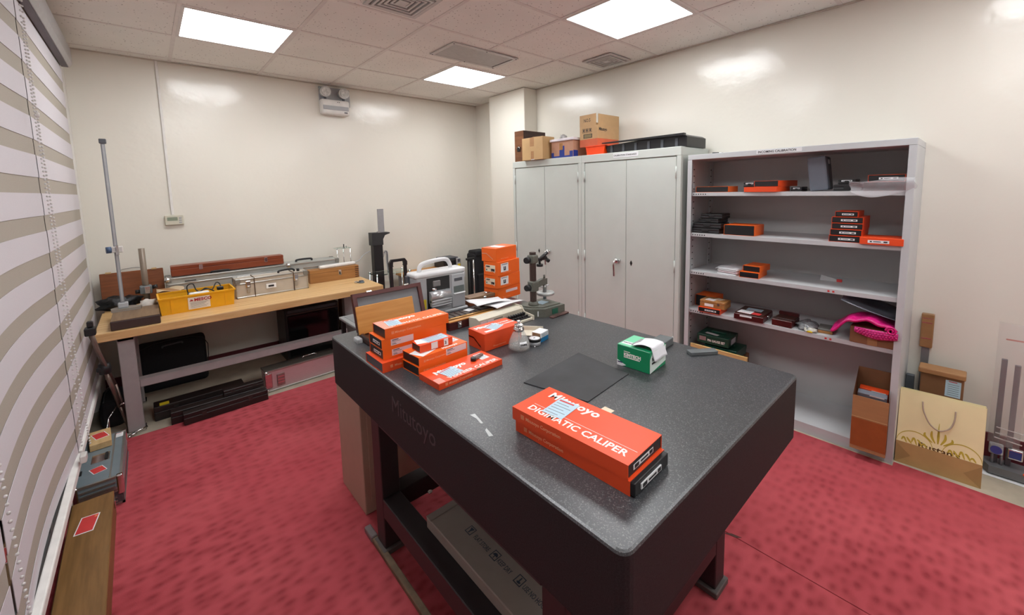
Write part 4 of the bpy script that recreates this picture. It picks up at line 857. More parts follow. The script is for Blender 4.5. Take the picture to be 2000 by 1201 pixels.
# ================================================================== WORKBENCH
BZ = .675
wb = thing('workbench', 'long workbench with butcher block top and grey steel legs', 'workbench', (.585,3.74,0))
BL = mat('bench_grey_enamel', (158,152,152), .45)
box('rear_ledge', (-.875,.312,BZ-.052), (.872,.612,BZ), MAPLE, wb, .003)
box('bench_top', (-.885,-.31,BZ-.052), (.885,.31,BZ), MAPLE, wb, .005, 2)
for k in range(10): box('stave_joint', (-.884,-.31+.062*k,BZ-.0002), (.884,-.3092+.062*k,BZ+.0003), mat('stave_line', (170,124,70), .5), wb)
for sx in (-1,1):
    x = -.795 if sx < 0 else .715
    for y in (-.27,.20):
        l = box('leg', (x,y,.012), (x+.078,y+.075,BZ-.053), BL, wb, .003); box('foot_plate', (x-.008,y-.008,0), (x+.086,y+.083,.012), CHROME, l, .002)
    box('end_rail', (x+.01,-.195,.28), (x+.068,.20,.33), BL, wb)
    box('top_bracket', (x,-.27,BZ-.075), (x+.078,.275,BZ-.052), BL, wb)
box('front_rail', (-.717,-.262,.28), (.715,-.235,.33), BL, wb, .003); box('rail_top', (-.717,-.262,.326), (.715,-.20,.331), BL, wb)
# height gauge on stone base
B = BZ+.0003
DKS = wood('weathered_brown_slab', (104,78,54), (136,108,78), .4, 1)
t = thing('granite_stand_base', 'dark slab base with brown top at the bench end', 'slab', (-.113,3.62,B), 0)
box('slab', (-.115,-.170,0), (.115,.165,.058), mat('dark_slab_side', (62,46,42), .5), t, .006, 2); box('top_face', (-.112,-.167,.058), (.112,.162,.060), DKS, t)
t = thing('height_gauge', 'tall slim grey height gauge on the brown slab', 'height gauge', (-.176,3.745,B+.0604), 0)
prism('foot', [(-.055,-.035),(.085,-.035),(.092,.015),(.04,.05),(-.03,.05),(-.06,.015)], 0, .018, ALU, t, 'z'); box('column_socket', (-.024,-.006,.018), (.026,.045,.05), GREYP, t, .004)
box('beam', (-.010,.008,.045), (.010,.022,1.10), mat('gauge_grey_steel', (146,150,156), .35, .4), t, .002); box('scale_strip', (-.0035,.0065,.06), (.006,.008,1.08), mat('scale_light', (176,178,180), .4), t); box('top_cap', (-.016,-.0,1.085), (.018,.030,1.115), DGREY, t, .004, 2)
s = box('slider', (-.022,-.004,.385), (.034,.030,.425), PLAST, t, .004); cyl('slider_dial', (-.022,.01,.405), (-.046,.006,.405), .021, mat('blue_grey_dial', (70,92,124), .4), s, seg=18); box('slider_screw', (.0,-.012,.37), (.014,-.002,.435), CHROME, s, .002)
tag(lump('cloth_wad', None, None, (-.058,3.885,B), (.050,.045,.050), mat('white_cloth', (214,208,200), .85), 12), 'white cloth wad on the bench beside the brown slab', 'cloth')
t = thing('short_gauge_stand', 'short grey gauge stand with clamp standing behind the slab', 'gauge stand', (-.058,4.02,B), 0)
lathe('foot', [(0,0),(.055,0),(.055,.015),(.03,.03),(0,.03)], IRON, t, 20); cyl('column', (0,0,.025), (0,0,.435), .018, mat('taupe_steel', (136,122,108), .4, .2), t, seg=18); c = box('clamp', (-.034,-.034,.105), (.034,.034,.165), IRON, t, .008, 2); cyl('clamp_knob', (.034,0,.145), (.062,-.004,.15), .014, BLACK, c, seg=12); cyl('clamp_knob', (-.034,0,.125), (-.058,-.004,.125), .014, BLACK, c, seg=12); box('chrome_block', (-.006,-.042,.11), (.022,-.034,.16), CHROME, c, .002)
t = thing('flat_wooden_case', 'flat brown wooden case with wire handle leaning on the rear wall', 'case', (-.128,4.275,B), 0)
o = box('case_body', (-.178,-.022,0), (.178,.022,.245), BROWNW, t, .003, rot=(R(-6),0,0)); tube('wire_handle', spline([(-.07,.0+.02,.243),(-.055,.02,.262),(0,.022,.268),(.055,.02,.264),(.07,.02,.243)], 6), .0035, ALU, t); boxes('hinge_tab', [((-.145,-.004,.243),(-.115,.03,.252)),((.11,-.004,.243),(.14,.03,.252))], KRAFT2, t)
tag(lump('black_bag', None, None, (-.205,4.13,B), (.115,.065,.052), mat('black_bin_bag', (26,28,32), .35, 0, .2, 40, bmp=.8, dist=.01), 21), 'crumpled black plastic bag lying on the bench corner', 'plastic bag')
t = thing('paper_carton', 'brown paper-topped carton behind the yellow bin', 'carton', (.085,3.97,B), 0); box('carton_body', (-.085,-.09,0), (.065,.075,.120), KRAFT, t, .003); sheet('torn_paper_top', lambda u,v: (-.088+.155*u, -.092+.168*v, .122+.008*math.sin(7*u+3*v)), 10, 8, mat('torn_paper', (206,182,148), .7), t, .001)
# yellow bin
YEL = mat('yellow_plastic', (238,172,22), .38)
t = thing('yellow_bin', 'yellow plastic bin with company label full of black cables', 'bin', (.213,3.758,B), 1.2)
a, b, H, k = .212, .115, .118, .004
box('bin_bottom', (-a+.012,-b+.010,0), (a-.012,b-.010,.005), YEL, t)
def wall_(name, pts):
    bm = bmesh.new(); bm.faces.new([bm.verts.new(p) for p in pts]); bm.normal_update(); bmesh.ops.solidify(bm, geom=bm.faces[:], thickness=.004); bmesh.ops.recalc_face_normals(bm, faces=bm.faces); return finish(name, bm, YEL, t)
a2, b2 = a-.010, b-.009
wall_('bin_wall', [(-a2,-b2,0),(a2,-b2,0),(a,-b,H),(-a,-b,H)]); wall_('bin_wall', [(-a2,b2,0),(a2,b2,0),(a,b,H),(-a,b,H)]); wall_('bin_wall', [(-a2,-b2,0),(-a2,b2,0),(-a,b,H),(-a,-b,H)]); wall_('bin_wall', [(a2,-b2,0),(a2,b2,0),(a,b,H),(a,-b,H)])
boxes('bin_rim', [((-a-.006,-b-.006,H-.010),(a+.006,-b+.004,H)),((-a-.006,b-.004,H-.010),(a+.006,b+.006,H)),((-a-.006,-b,H-.010),(-a+.004,b,H)),((a-.004,-b,H-.010),(a+.006,b,H))], YEL, t)
for x in (-.155,.150): prism('bin_rib', [(-b2-.004,.0),(-b-.004,H-.01),(-b+.004,H-.01),(-b2+.002,0)], x, x+.006, YEL, t, 'x')
lb = prism('company_label', [(-b2-.0035-.0009,.014),(-b2-.0035-.0078,.098),(-b2-.0022-.0078,.098),(-b2-.0022-.0009,.014)], -.062, .062, mat('label_cream', (236,226,214), .5), t, 'x')
text('lettering', 'MESCO', .030, mat('mesco_red', (166,30,38), .5), lb, (-.028,-b2-.0110,.069), (R(95),0,0), .0010, 1.02)
prism('logo_mark', [(-.054,.072),(-.032,.072),(-.037,.084),(-.040,.078),(-.044,.088),(-.048,.078)], -b2-.0112, -b2-.0094, mat('mesco_red', (166,30,38), .5), lb, 'y')
boxes('print', [((-.05,-b2-.0102+.0009*j,.024+.009*(4-j)),(.05-.01*(j%3),-b2-.0052+.0009*j,.0255+.009*(4-j))) for j in range(5)], GINK, lb)
cb = [spline([(-.04,.02,.06),(-.05,.03,.15),(-.015,.03,.165),(.0,.01,.12),(.03,0,.10)], 6), spline([(.0,.0,.08),(.05,.01,.125),(.09,.0,.11),(.12,.03,.15),(.14,.03,.145),(.145,0,.12)], 6), spline([(-.02,-.03,.09),(.02,-.02,.115),(.07,-.01,.12),(.11,-.03,.09)], 6), spline([(-.10,-.05,.06),(-.04,-.04,.10),(.0,-.04,.115),(.06,-.03,.105)], 6)]
tc = thing('black_cables', 'tangle of black cables with plugs inside the yellow bin', 'cable', (.213,3.758,B+.003), 1.2)
for p in cb: tube('cable', p, .004, BLACK, tc, 6)
box('plug', (.12,-.015,.10), (.16,.015,.125), BLACK, tc, .004); box('plug', (-.055,-.05,.085), (-.015,-.01,.115), BLACK, tc, .005); box('cable_heap', (-.19,-.09,.004), (.18,.08,.06), SATIN, tc, .03, 3)
tag(box('white_tube', (-.06,-.018,0), (.06,.018,.03), WHITE, None, .013, 3, loc=(.222,3.70,B+.092), rot=(0,0,R(2))), 'white rounded plastic piece lying in the yellow bin', 'plastic part')
# aluminium cases
FAB = mat('cream_case_panel', (188,178,164), .5, 0, .06, 14)
def alucase(label, x0, x1, y0, y1, H, panel, straps=(), latches=(), plate=None):
    t = thing('aluminium_case', label, 'case', ((x0+x1)/2,(y0+y1)/2,B)); a, b = (x1-x0)/2, (y1-y0)/2
    box('body', (-a+.004,-b+.004,.003), (a-.004,b-.004,H-.003), panel, t)
    for s in (-1,1):
        for z in (0,H*.70,H-.012): box('edge_profile', (-a,min(s*b,s*(b-.008)),z), (a,max(s*b,s*(b-.008)),z+.012), ALU, t, .002)
        for s2 in (-1,1): box('corner_post', (min(s2*a,s2*(a-.010)),min(s*b,s*(b-.010)),0), (max(s2*a,s2*(a-.010)),max(s*b,s*(b-.010)),H), ALU, t, .002)
        for s2 in (-1,1): box('corner_cap', (min(s2*(a+.002),s2*(a-.034)),-b-.003 if s<0 else b-.03,H-.034), (max(s2*(a+.002),s2*(a-.034)),-b+.03 if s<0 else b+.003,H+.003), mat('cap_grey', (142,142,136), .4, .5), t, .004)
    for x in straps: box('strap', (x,-b-.003,0), (x+.006,b+.003,H+.003), mat('brown_strap', (86,66,50), .6), t)
    for x in latches:
        l = box('latch', (x-.016,-b-.008,H*.52), (x+.016,-b-.002,H*.88), CHROME, t, .003); cyl('latch_loop', (x-.012,-b-.010,H*.60), (x+.012,-b-.010,H*.60), .005, CHROME, l, seg=10); box('latch_plate', (x-.010,-b-.006,H*.26), (x+.010,-b-.002,H*.5), ALU, l, .002)
    if plate: box('name_plate', (plate-.035,-b-.006,H*.34), (plate+.035,-b-.003,H*.58), PAPER, t, .001); box('plate_print', (plate-.02,-b-.0068,H*.41), (plate+.02,-b-.0058,H*.51), INK, t)
    return t
ca = alucase('front aluminium edged case tied with string beside the yellow bin', .452, .968, 3.795, 3.945, .152, FAB, (-.135,.145), (-.175,.165), -.02)
tube('top_handle', spline([(.05,-.02,.155),(.06,-.02,.172),(.15,-.02,.175),(.17,-.02,.155)], 5), .008, BLACK, ca); cyl('hinge_bolt', (.19,-.05,.156), (.19,-.05,.178), .012, BLACK, ca, seg=10)
cbx = alucase('very long aluminium case behind the others on the bench', .055, 1.315, 4.055, 4.245, .185, mat('silver_case_panel', (176,178,174), .4, .4, .06, 12), (), (), None)
tube('top_handle', spline([(-.35,-.075,.188),(-.34,-.075,.20),(-.24,-.075,.20),(-.23,-.075,.188)], 5), .007, BLACK, cbx); tube('top_handle', spline([(.28,-.02,.188),(.29,-.02,.205),(.40,-.02,.205),(.41,-.02,.188)], 5), .009, BLACK, cbx)
for s, x in ((0,-.62),(1,.20)):
    lathe('ball_corner', [(0,-.022),(.016,-.016),(.022,0),(.016,.016),(0,.022)], CHROME, cbx, 16, (x,-.085,.175))
boxes('printed_mark', [((-.52,-.0985,.15),(-.45,-.097,.156))], INK, cbx)
t = thing('long_wooden_box', 'long narrow red brown wooden box lying on the aluminium case', 'box', (.477,4.165,B+.1885), 0)
RBW = wood('red_brown_wood', (118,50,24), (142,68,36), .38); box('base', (-.385,-.05,0), (.385,.05,.050), RBW, t, .003); box('lid', (-.385,-.05,.051), (.385,.05,.078), RBW, t, .003)
for x in (-.20,.25): l = box('clasp', (x-.012,-.056,.034), (x+.012,-.05,.072), CHROME, t, .003)
t = thing('oak_wooden_box', 'oak box with finger joints and latch at the right bench end', 'box', (1.238,3.99,B), -2)
box('base', (-.215,-.05,0), (.215,.05,.085), OAK, t, .002); box('lid', (-.215,-.05,.086), (.215,.05,.118), OAK, t, .002)
for k in range(6): box('finger_joint', (.180,-.0506,.008+.018*k), (.2155,-.048,.015+.018*k), DKW, t)
l = box('latch', (.03,-.057,.045), (.055,-.05,.095), CHROME, t, .002); box('dark_notch', (.035,-.0585,.055), (.045,-.056,.08), BLACK, l)
t = thing('white_lamp_tube', 'white slim lamp tube lying on the oak box', 'lamp', (1.275,3.985,B+.1185), 4)
box('tube_housing', (-.165,-.022,0), (.165,.022,.030), WHITE, t, .012, 3); tube('cord', spline([(.165,0,.02),(.22,.02,.03),(.30,.08,.07),(.40,.15,.085)], 6), .0035, GREYP, t)
t = thing('wire_frame_stand', 'small wire stand with glass top beside the lamp tube', 'stand', (1.392,4.185,B), 0)
for x, y in ((-.062,-.05),(.062,-.05),(-.03,.05),(.03,.05)): cyl('post', (x,y,0), (x,y,.268), .004, CHROME, t, seg=8)
box('glass_top', (-.066,-.054,.262), (.066,.054,.268), glass('green_glass', (210,228,222), .03), t); cyl('finial', (.02,0,.268), (.02,0,.30), .005, BLACK, t, seg=8); cyl('finial', (.05,.02,.268), (.05,.02,.285), .004, CHROME, t, seg=8)
t = thing('plug_adapter', 'small grey plug parts lying at the bench end', 'plug', (1.352,3.668,B), 20); lathe('disc', [(0,0),(.026,0),(.026,.010),(0,.012)], mat('blue_grey_plastic', (96,106,112), .5), t, 18, (.012,-.012,0)); box('plug_body', (-.04,-.002,0), (-.008,.024,.018), CHROME, t, .005); lathe('disc', [(0,.010),(.02,.010),(.02,.018),(0,.02)], DGREY, t, 16, (.02,-.002,0))

# ================================================================== UNDER THE BENCH
t = thing('black_soft_case', 'black padded soft case standing under the bench', 'case', (.052,4.16,0), 0); box('body', (-.205,-.05,0), (.205,.05,.375), SATIN, t, .03, 3); tube('carry_handle', spline([(-.06,-.052,.33),(-.05,-.066,.345),(.05,-.066,.352),(.06,-.052,.34)], 5), .006, DGREY, t); tube('zip_line', spline([(-.19,-.051,.05),(-.19,-.051,.34),(.19,-.051,.35),(.19,-.051,.05)], 4), .003, BLACK, t)
t = thing('black_appliance', 'black glass-front appliance box standing under the right bench half', 'appliance', (1.03,4.10,0), 0); GB = mat('black_gloss_glass', (14,14,18), .08); box('body', (-.225,-.12,0), (.225,.20,.47), BLACK, t, .005); box('glass_door', (-.205,-.128,.03), (.215,-.12,.42), GB, t, .003); box('door_trim', (-.21,-.131,.42), (.22,-.12,.432), mat('dark_bronze', (70,56,52), .4), t); box('top_vent', (-.2,-.125,.438), (.2,-.12,.462), DGREY, t)
t = thing('carton_box', 'brown carton standing behind the right bench legs', 'carton', (1.44,4.18,0), 0); box('carton_body', (-.09,-.09,0), (.09,.09,.60), mat('amber_card', (146,88,40), .6), t, .003); box('tape_strip', (-.02,-.0912,0), (.02,-.09,.6), KRAFT, t)
DARKW = wood('dark_ebony_wood', (24,18,18), (42,32,30), .45)
for k, (lb, x0, x1, y0, y1, H) in enumerate((('frontmost long dark wooden box on the carpet edge under the bench',.055,.530,3.338,3.400,.075),('middle long dark wooden box under the bench, second from front',-.005,.50,3.408,3.475,.085),('rear long dark box with yellow sticker under the bench',-.085,.42,3.552,3.66,.095),('short dark box lying on the long dark boxes under the bench',.28,.52,3.415,3.47,.045))):
    t = thing('long_dark_box', lb, 'box', ((x0+x1)/2,(y0+y1)/2,[.0065,.0,0,.0856][k]), [2,0,1,1][k], 'long dark boxes under the bench'); a, b = (x1-x0)/2, (y1-y0)/2
    box('base', (-a,-b,0), (a,b,H*.6), DARKW, t, .003); box('lid', (-a,-b,H*.62), (a,b,H), DARKW, t, .003)
    for x in (-a*.55,a*.55): box('clasp', (x-.012,-b-.003,H*.45), (x+.012,-b,H*.8), mat('dull_metal', (70,66,64), .4, .6), t)
    if k == 2: box('yellow_sticker', (-a+.03,-b*.8,H), (-a+.08,b*.1,H+.0008), mat('yellow_label', (222,196,40), .5), t)
t = thing('flight_case', 'long aluminium flight case with reddish sheen under the bench', 'case', (.80,3.545,0), 3)
a, b, H = .262, .062, .165
box('body', (-a+.004,-b+.004,.004), (a-.004,b-.004,H-.004), mat('rosy_silver_panel', (206,180,184), .35, .45, .05, 20, (1,12,12)), t)
for y in (-b,b-.012):
    for z in (0,H-.014): box('edge_profile', (-a,y,z), (a,y+.012,z+.014), ALU, t, .003)
box('lid_face', (-a,-b,H-.004), (a,b,H+.002), mat('dark_lid_face', (92,88,82), .5, .3), t, .002)
box('end_guard', (-a-.004,-b-.004,.03), (-a+.045,-b+.002,H-.02), CHROME, t, .004); boxes('rivets', [((-a+.004+.018*i,-b-.007,.045+.03*j),(-a+.010+.018*i,-b-.003,.051+.03*j)) for i in range(2) for j in range(4)], CHROME, t)
for x in (-a+.075,a-.02):
    l = box('butterfly_latch', (x,-b-.005,.030), (x+.055,-b+.001,.125), mat('latch_rosy', (168,150,150), .25, .8), t, .003); boxes('latch_bars', [((x+.006,-b-.009,.055+.022*j),(x+.049,-b-.004,.066+.022*j)) for j in range(3)], CHROME, l)
for s in (0,1): lathe('ball_corner', [(0,-.016),(.012,-.011),(.016,0),(.012,.011),(0,.016)], CHROME, t, 12, (-a+.008,-b+.006,.014+(H-.028)*s))
tube('top_handle', spline([(.02,0,H+.004),(.03,0,H+.018),(.11,0,H+.018),(.12,0,H+.004)], 5), .006, CHROME, t)
# ================================================================== LEFT FLOOR
SL = mat('slate_case_panel', (120,132,138), .4, .15, .05)
t = thing('silver_equipment_case', 'slate grey equipment case with metal edges lying beside the blinds', 'case', (-.288,2.945,.0065), 0)
a, b = .085, .262
box('lower_shell', (-a+.003,-b+.003,.002), (a-.003,b-.003,.075), mat('dark_case_panel', (84,80,84), .4, .3), t); box('upper_shell', (-a+.002,-b+.002,.078), (a-.002,b-.002,.143), SL, t)
for z in (0,.066,.078,.134):
    boxes('edge_profile', [((-a,-b,z),(a,-b+.010,z+.010)),((-a,b-.010,z),(a,b,z+.010)),((-a,-b,z),(-a+.010,b,z+.010)),((a-.010,-b,z),(a,b,z+.010))], ALU, t)
for sx in (-1,1):
    for sy in (-1,1): box('corner_guard', (min(sx*(a+.003),sx*(a-.022)),min(sy*(b+.003),sy*(b-.022)),.05), (max(sx*(a+.003),sx*(a-.022)),max(sy*(b+.003),sy*(b-.022)),.147), CHROME, t, .006, 2)
box('top_strip', (.04,-b+.01,.143), (.046,b-.01,.145), ALU, t); hb = box('handle_recess', (-.035,-.055,.143), (.032,.035,.1455), CHROME, t, .002); box('handle_grip', (.014,-.045,.1455), (.026,.028,.152), BLACK, hb, .003); boxes('front_ridge', [((-.06,-b-.003,z),(.06,-b+.002,z+.007)) for z in (.018,.036,.092,.112)], ALU, t)
red_tag(t, -.004, -.135, .1445, .05, .062, 20); slip(t, .058, .21, .1440, .035, .05, 0, PAPER, rows=4); box('dark_latch', (-.07,-.14,.143), (-.06,-.10,.147), BLACK, t)
t = thing('wooden_tagged_block', 'pale wooden block with red tag on the slate equipment case', 'block', (-.300,3.128,.1505), 4); box('block', (-.042,-.088,0), (.042,.088,.034), wood('pale_block_wood', (194,160,110), (214,182,132), .5, 1), t, .002); red_tag(t, .0, .01, .0342, .055, .08, 14)
t = thing('brown_wooden_case', 'long worn brown wooden case with red tag on the carpet by blinds', 'case', (-.288,2.065,.0065), 1)
box('base', (-.066,-.545,0), (.066,.545,.085), OLIVEW, t, .003); box('lid', (-.067,-.546,.087), (.067,.546,.115), OLIVEW, t, .003); red_tag(t, -.008, .345, .1155, .058, .118, -8)
for y in (-.3,.48): l = box('clasp', (.066,y,.06), (.072,y+.03,.10), CHROME, t, .002)
slip(t, -.030, .30, .1158, .008, .012, 0, PAPER, 'tape_corner', 0)
# tripod leaning by the bench
BRZ = mat('bronze_tube', (128,112,104), .3, .7)
t = thing('camera_tripod', 'folded bronze tripod leaning between the blinds and bench leg', 'tripod', (-.26,3.45,0))
def lg(p0, p1, name='leg', r=.012): return cyl(name, p0, p1, r, BRZ, t, r*.85, 12)
lg((-.038,-.150,.72), (-.012,-.02,.47)); lg((-.012,-.02,.46), (.025,.06,.18)); lg((.025,.06,.19), (.05,.10,.012), r=.010)
lg((-.040,-.140,.70), (.02,.03,.34), 'leg', .009); lg((.02,.03,.34), (.06,.12,.012), 'leg', .008)
box('head', (-.062,-.175,.71), (-.016,-.120,.755), BLACK, t, .006, 2); box('head_clamp', (-.050,-.16,.755), (-.024,-.13,.79), BLACK, t, .005)
lathe('lock_collar', [(0,-.035),(.026,-.03),(.03,0),(.026,.03),(0,.035)], BLACK, t, 14, (-.012,-.02,.465)); box('lock_lever', (-.046,-.045,.455), (-.012,-.02,.48), BLACK, t, .004); cyl('crank', (.025,.04,.20), (.055,.035,.205), .006, CHROME, t, seg=8)
tube('wire_brace', [(.012,.05,.19),(-.025,.0,.15),(-.030,-.01,.02)], .003, CHROME, t, 6); tube('wire_brace', [(-.025,.0,.15),(-.055,-.045,.02)], .003, CHROME, t, 6)
t = thing('black_tool_bag', 'black bag lying on the floor behind the leaning tripod', 'bag', (-.29,3.80,0)); box('body', (-.05,-.16,0), (.07,.16,.17), SATIN, t, .035, 3); tube('strap', spline([(-.03,-.12,.165),(-.02,-.05,.21),(.0,.05,.205),(.01,.12,.165)], 5), .007, BLACK, t)
t = thing('chrome_clamp', 'chrome clamp bar on the floor at the front bench leg', 'clamp', (-.165,3.425,.006), 0); cyl('bar', (-.03,.0,.012), (.045,.03,.02), .006, CHROME, t, seg=10); cyl('jaw', (-.045,-.012,.010), (-.005,-.005,.012), .006, CHROME, t, seg=10); cyl('screw', (-.05,-.025,.006), (-.03,-.02,.008), .006, CHROME, t, seg=10)

# ================================================================== BEHIND THE PLATE
t = thing('grey_cart', 'grey topped cart with black frame between the plate and workbench', 'cart', (1.22,2.77,.006))
box('top', (-.275,-.235,.575), (.275,.235,.594), mat('cart_grey_top', (132,134,134), .5), t, .006, 2); box('top_inset', (-.245,-.205,.5935), (.245,.205,.5955), mat('cart_grey_inset', (118,120,122), .5), t)
for x in (-.265,.24):
    for y in (-.225,.20): box('leg', (x,y,.05), (x+.025,y+.025,.575), BLACK, t); 
for x in (-.2525,.2525):
    for y in (-.2125,.2125): cyl('caster', (x-.012,y,.03), (x+.012,y,.03), .03, BLACK, t, seg=16)
box('drawer', (-.235,-.228,.43), (.235,.2,.555), mat('smoky_drawer', (104,106,104), .3), t, .005); box('drawer_pull', (-.06,-.238,.50), (.06,-.228,.52), BLACK, t, .002); box('lower_shelf', (-.265,-.225,.14), (.265,.225,.155), BLACK, t)
t = thing('black_column', 'black floor column with bracket and grey plate by rear wall', 'column stand', (1.755,4.20,0)); box('foot', (-.12,-.10,0), (.12,.12,.03), BLACK, t, .005)
box('column', (-.050,-.035,.03), (.048,.045,.99), BLACK, t, .004); prism('bracket', [(-.066,.93),(.052,.93),(.052,.99),(.075,1.03),(.128,1.045),(.128,1.056),(-.066,1.062)], -.045, .045, mat('matt_black_bracket', (44,45,47), .5), t, 'y'); box('grey_plate', (.012,-.03,1.06), (.078,-.018,1.305), mat('plate_grey', (150,150,152), .45), t, .002); box('plate_clip', (.0,-.034,1.06), (.03,-.012,1.075), CHROME, t)
for k in range(4): tube('hanging_cable', spline([(.052,-.03,.80+.02*k),(.066+.008*k,-.045,.85),(.075+.006*k,-.05,.70),(.10+.012*k,-.05,.45),(.09+.01*k,-.05,.10)], 6), .0035, (GREYP,ALU,DGREY,GREYP)[k], t)
t = thing('glass_side_table', 'small glass side table with chrome legs by the rear wall', 'side table', (1.80,4.02,0)); box('glass_top', (-.185,-.10,.655), (.185,.10,.665), glass('green_glass', (210,228,222), .03), t)
for x in (-.175,.175):
    for y in (-.09,.09): cyl('leg', (x,y,0), (x,y,.672), .007, CHROME, t, seg=10)
t = thing('trolley_case', 'black trolley case with raised pull handle behind the plate', 'suitcase', (1.722,3.66,0)); box('body', (-.12,-.02,.02), (.12,.20,.46), SATIN, t, .02, 3)
for s in (-1,1): box('handle_bar', (s*.072-.015,-.012,.45), (s*.072+.015,.012,.80), BLACK, t, .003)
prism('handle_grip', [(-.090,.78),(-.090,.815),(-.068,.846),(.068,.846),(.090,.815),(.090,.78),(.050,.78),(.056,.79),(.052,.822),(-.052,.822),(-.056,.79),(-.050,.78)], -.014, .014, BLACK, t, 'y')
for x in (-.1,.1): cyl('wheel', (x-.01,.17,.025), (x+.01,.17,.025), .025, BLACK, t, seg=14)
t = thing('wooden_side_bench', 'low wooden topped bench behind the white instrument', 'bench', (2.33,4.12,0)); box('top', (-.33,-.17,.555), (.33,.20,.585), LWOOD, t, .003)
for x in (-.31,.28):
    for y in (-.15,.15): box('leg', (x,y,0), (x+.03,y+.03,.555), BL, t)
t = thing('black_printer', 'black printer with yellow sticker on the low wooden bench', 'printer', (2.58,4.16,.5855)); box('body', (-.115,-.11,0), (.115,.12,.10), BLACK, t, .012, 2); box('paper_cover', (-.10,-.08,.10), (.10,.10,.118), DGREY, t, .008, 2)
t = thing('label_device', 'small white hand device with yellow sticker beside the black printer', 'device', (2.635,4.02,.5855)); box('body', (-.022,-.015,0), (.022,.015,.115), GREYP, t, .004, 2); box('yellow_sticker', (-.018,-.0165,.012), (.018,-.015,.05), mat('yellow_label', (222,196,40), .5), t); box('screen', (-.016,-.0165,.07), (.016,-.015,.105), DGREY, t)
t = thing('black_bag', 'black trolley backpack standing in the corner behind the orange cartons', 'bag', (2.90,3.98,0)); box('body', (-.10,-.06,.03), (.11,.12,.74), SATIN, t, .035, 3); box('front_pocket', (-.075,-.10,.06), (.085,-.055,.50), SATIN, t, .02, 3); box('top_flap', (-.085,-.07,.70), (.095,.10,.768), SATIN, t, .02, 3)
t = thing('luggage_cart', 'folding luggage cart with chrome poles beside the black backpack', 'cart', (2.70,3.85,0));
for x in (-.03,.03): cyl('pole', (x,0,.02), (x,0,.70), .009, CHROME if x > 0 else BLACK, t, seg=10)
box('cross_grip', (-.07,-.012,.69), (.045,.012,.715), BLACK, t, .004); box('toe_plate', (-.10,-.20,.01), (.10,.02,.02), BLACK, t); [cyl('wheel', (x-.012,.01,.035), (x+.012,.01,.035), .035, BLACK, t, seg=14) for x in (-.09,.09)]

# ================================================================== RIGHT WALL, BELOW
t = thing('shopping_bag', 'cream patterned paper shopping bag leaning beside the shelf unit', 'shopping bag', (2.848,.062,0), 3)
BAG = mat('cream_bag_paper', (244,232,182), .4, 0, .05, 6); OL = mat('olive_gold_print', (196,176,62), .45); BK = mat('bag_kraft_fold', (176,142,92), .5)
W2 = .154; ang = R(9)
def wb_(name, lo, hi, m, par): return box(name, lo, hi, m, par)
piv = bpy.data.objects.new('bag_shell', None); COL.objects.link(piv); piv.parent = t; piv.rotation_euler = (0,ang,0)
prism('front_panel', [(-W2,.0),(W2,.0),(W2,.385),(-W2,.385)], 0, .0012, BAG, piv, 'x'); box('side_gusset', (0,-W2,0), (.05,-W2+.0012,.383), BAG, piv); box('side_gusset', (0,W2-.0012,0), (.05,W2,.383), BAG, piv); box('back_panel', (.05,-W2,0), (.0512,W2,.385), BAG, piv); box('bottom_fold', (-.0018,-W2,0), (-.0006,W2,.112), BK, piv)
prism('fold_triangle', [(-W2,.001),(-W2,.105),(-W2+.06,.050)], -.0026, -.0018, mat('bag_kraft_dark', (158,126,80), .5), piv, 'x'); prism('fold_triangle', [(W2,.001),(W2,.105),(W2-.06,.050)], -.0026, -.0018, mat('bag_kraft_dark', (158,126,80), .5), piv, 'x')
text('logo_lettering', "Rustan's", .046, mat('dark_olive_ink', (84,62,22), .5), piv, (-.0003,.072,.104), LEFT, .0010, 1.0)
def ribbon(pts, w_, name):
    bm = bmesh.new(); P = spline([(0,p[0],p[1]) for p in pts], 8); prev = None
    for k, p in enumerate(P):
        d = (P[min(k+1,len(P)-1)]-P[max(k-1,0)]).normalized(); n = Vector((0,-d.z,d.y)); ww = w_*(.35+.65*math.sin(math.pi*k/(len(P)-1)))
        a_, b_ = bm.verts.new((-.0007,p.y+n.y*ww,p.z+n.z*ww)), bm.verts.new((-.0007,p.y-n.y*ww,p.z-n.z*ww))
        if prev: bm.faces.new((prev[0],a_,b_,prev[1]))
        prev = (a_,b_)
    finish(name, bm, OL, piv)
for s, c in ((1,.085),(-1,-.085)):
    ribbon([(c+.068*math.cos(R(q)),.112+.068*math.sin(R(q))) for q in range(5,176,17)], .0022, 'scroll_print')
    for j in range(5): ribbon([(c+(.012*j-.03)*1.6,.114),(c+(.012*j-.03)*1.6+.012,.130+.008*(j%3)),(c+(.012*j-.03)*1.6+.02,.122+.02*(j%2))], .004, 'leaf_print')
for j in range(5): ribbon([(.0+.01*(j-2),.150),(.0+.024*(j-2),.175+.006*(2-abs(j-2))),(.030*(j-2)*.8,.192+.016*(2-abs(j-2)))], .0048, 'palmette_print')
ribbon([(0,.18),(.001,.215),(0,.255)], .0022, 'stem_print')
tube('rope_handle', spline([(-.004,.066,.345),(-.010,.060,.30),(-.014,.035,.245),(-.014,.0,.222),(-.013,-.035,.245),(-.010,-.050,.29),(-.004,-.052,.335)], 7), .0032, mat('bag_cord', (176,160,140), .7), piv, 8)
t = thing('brown_carton_package', 'tall brown carton with cut flap and white slip behind shopping bag', 'carton', (3.102,.078,0), 0)
box('carton_body', (-.05,-.085,0), (.055,.078,.445), DKRAFT, t, .003); box('top_flap', (-.062,-.090,.445), (.03,.088,.475), KRAFT, t, .006, 2)
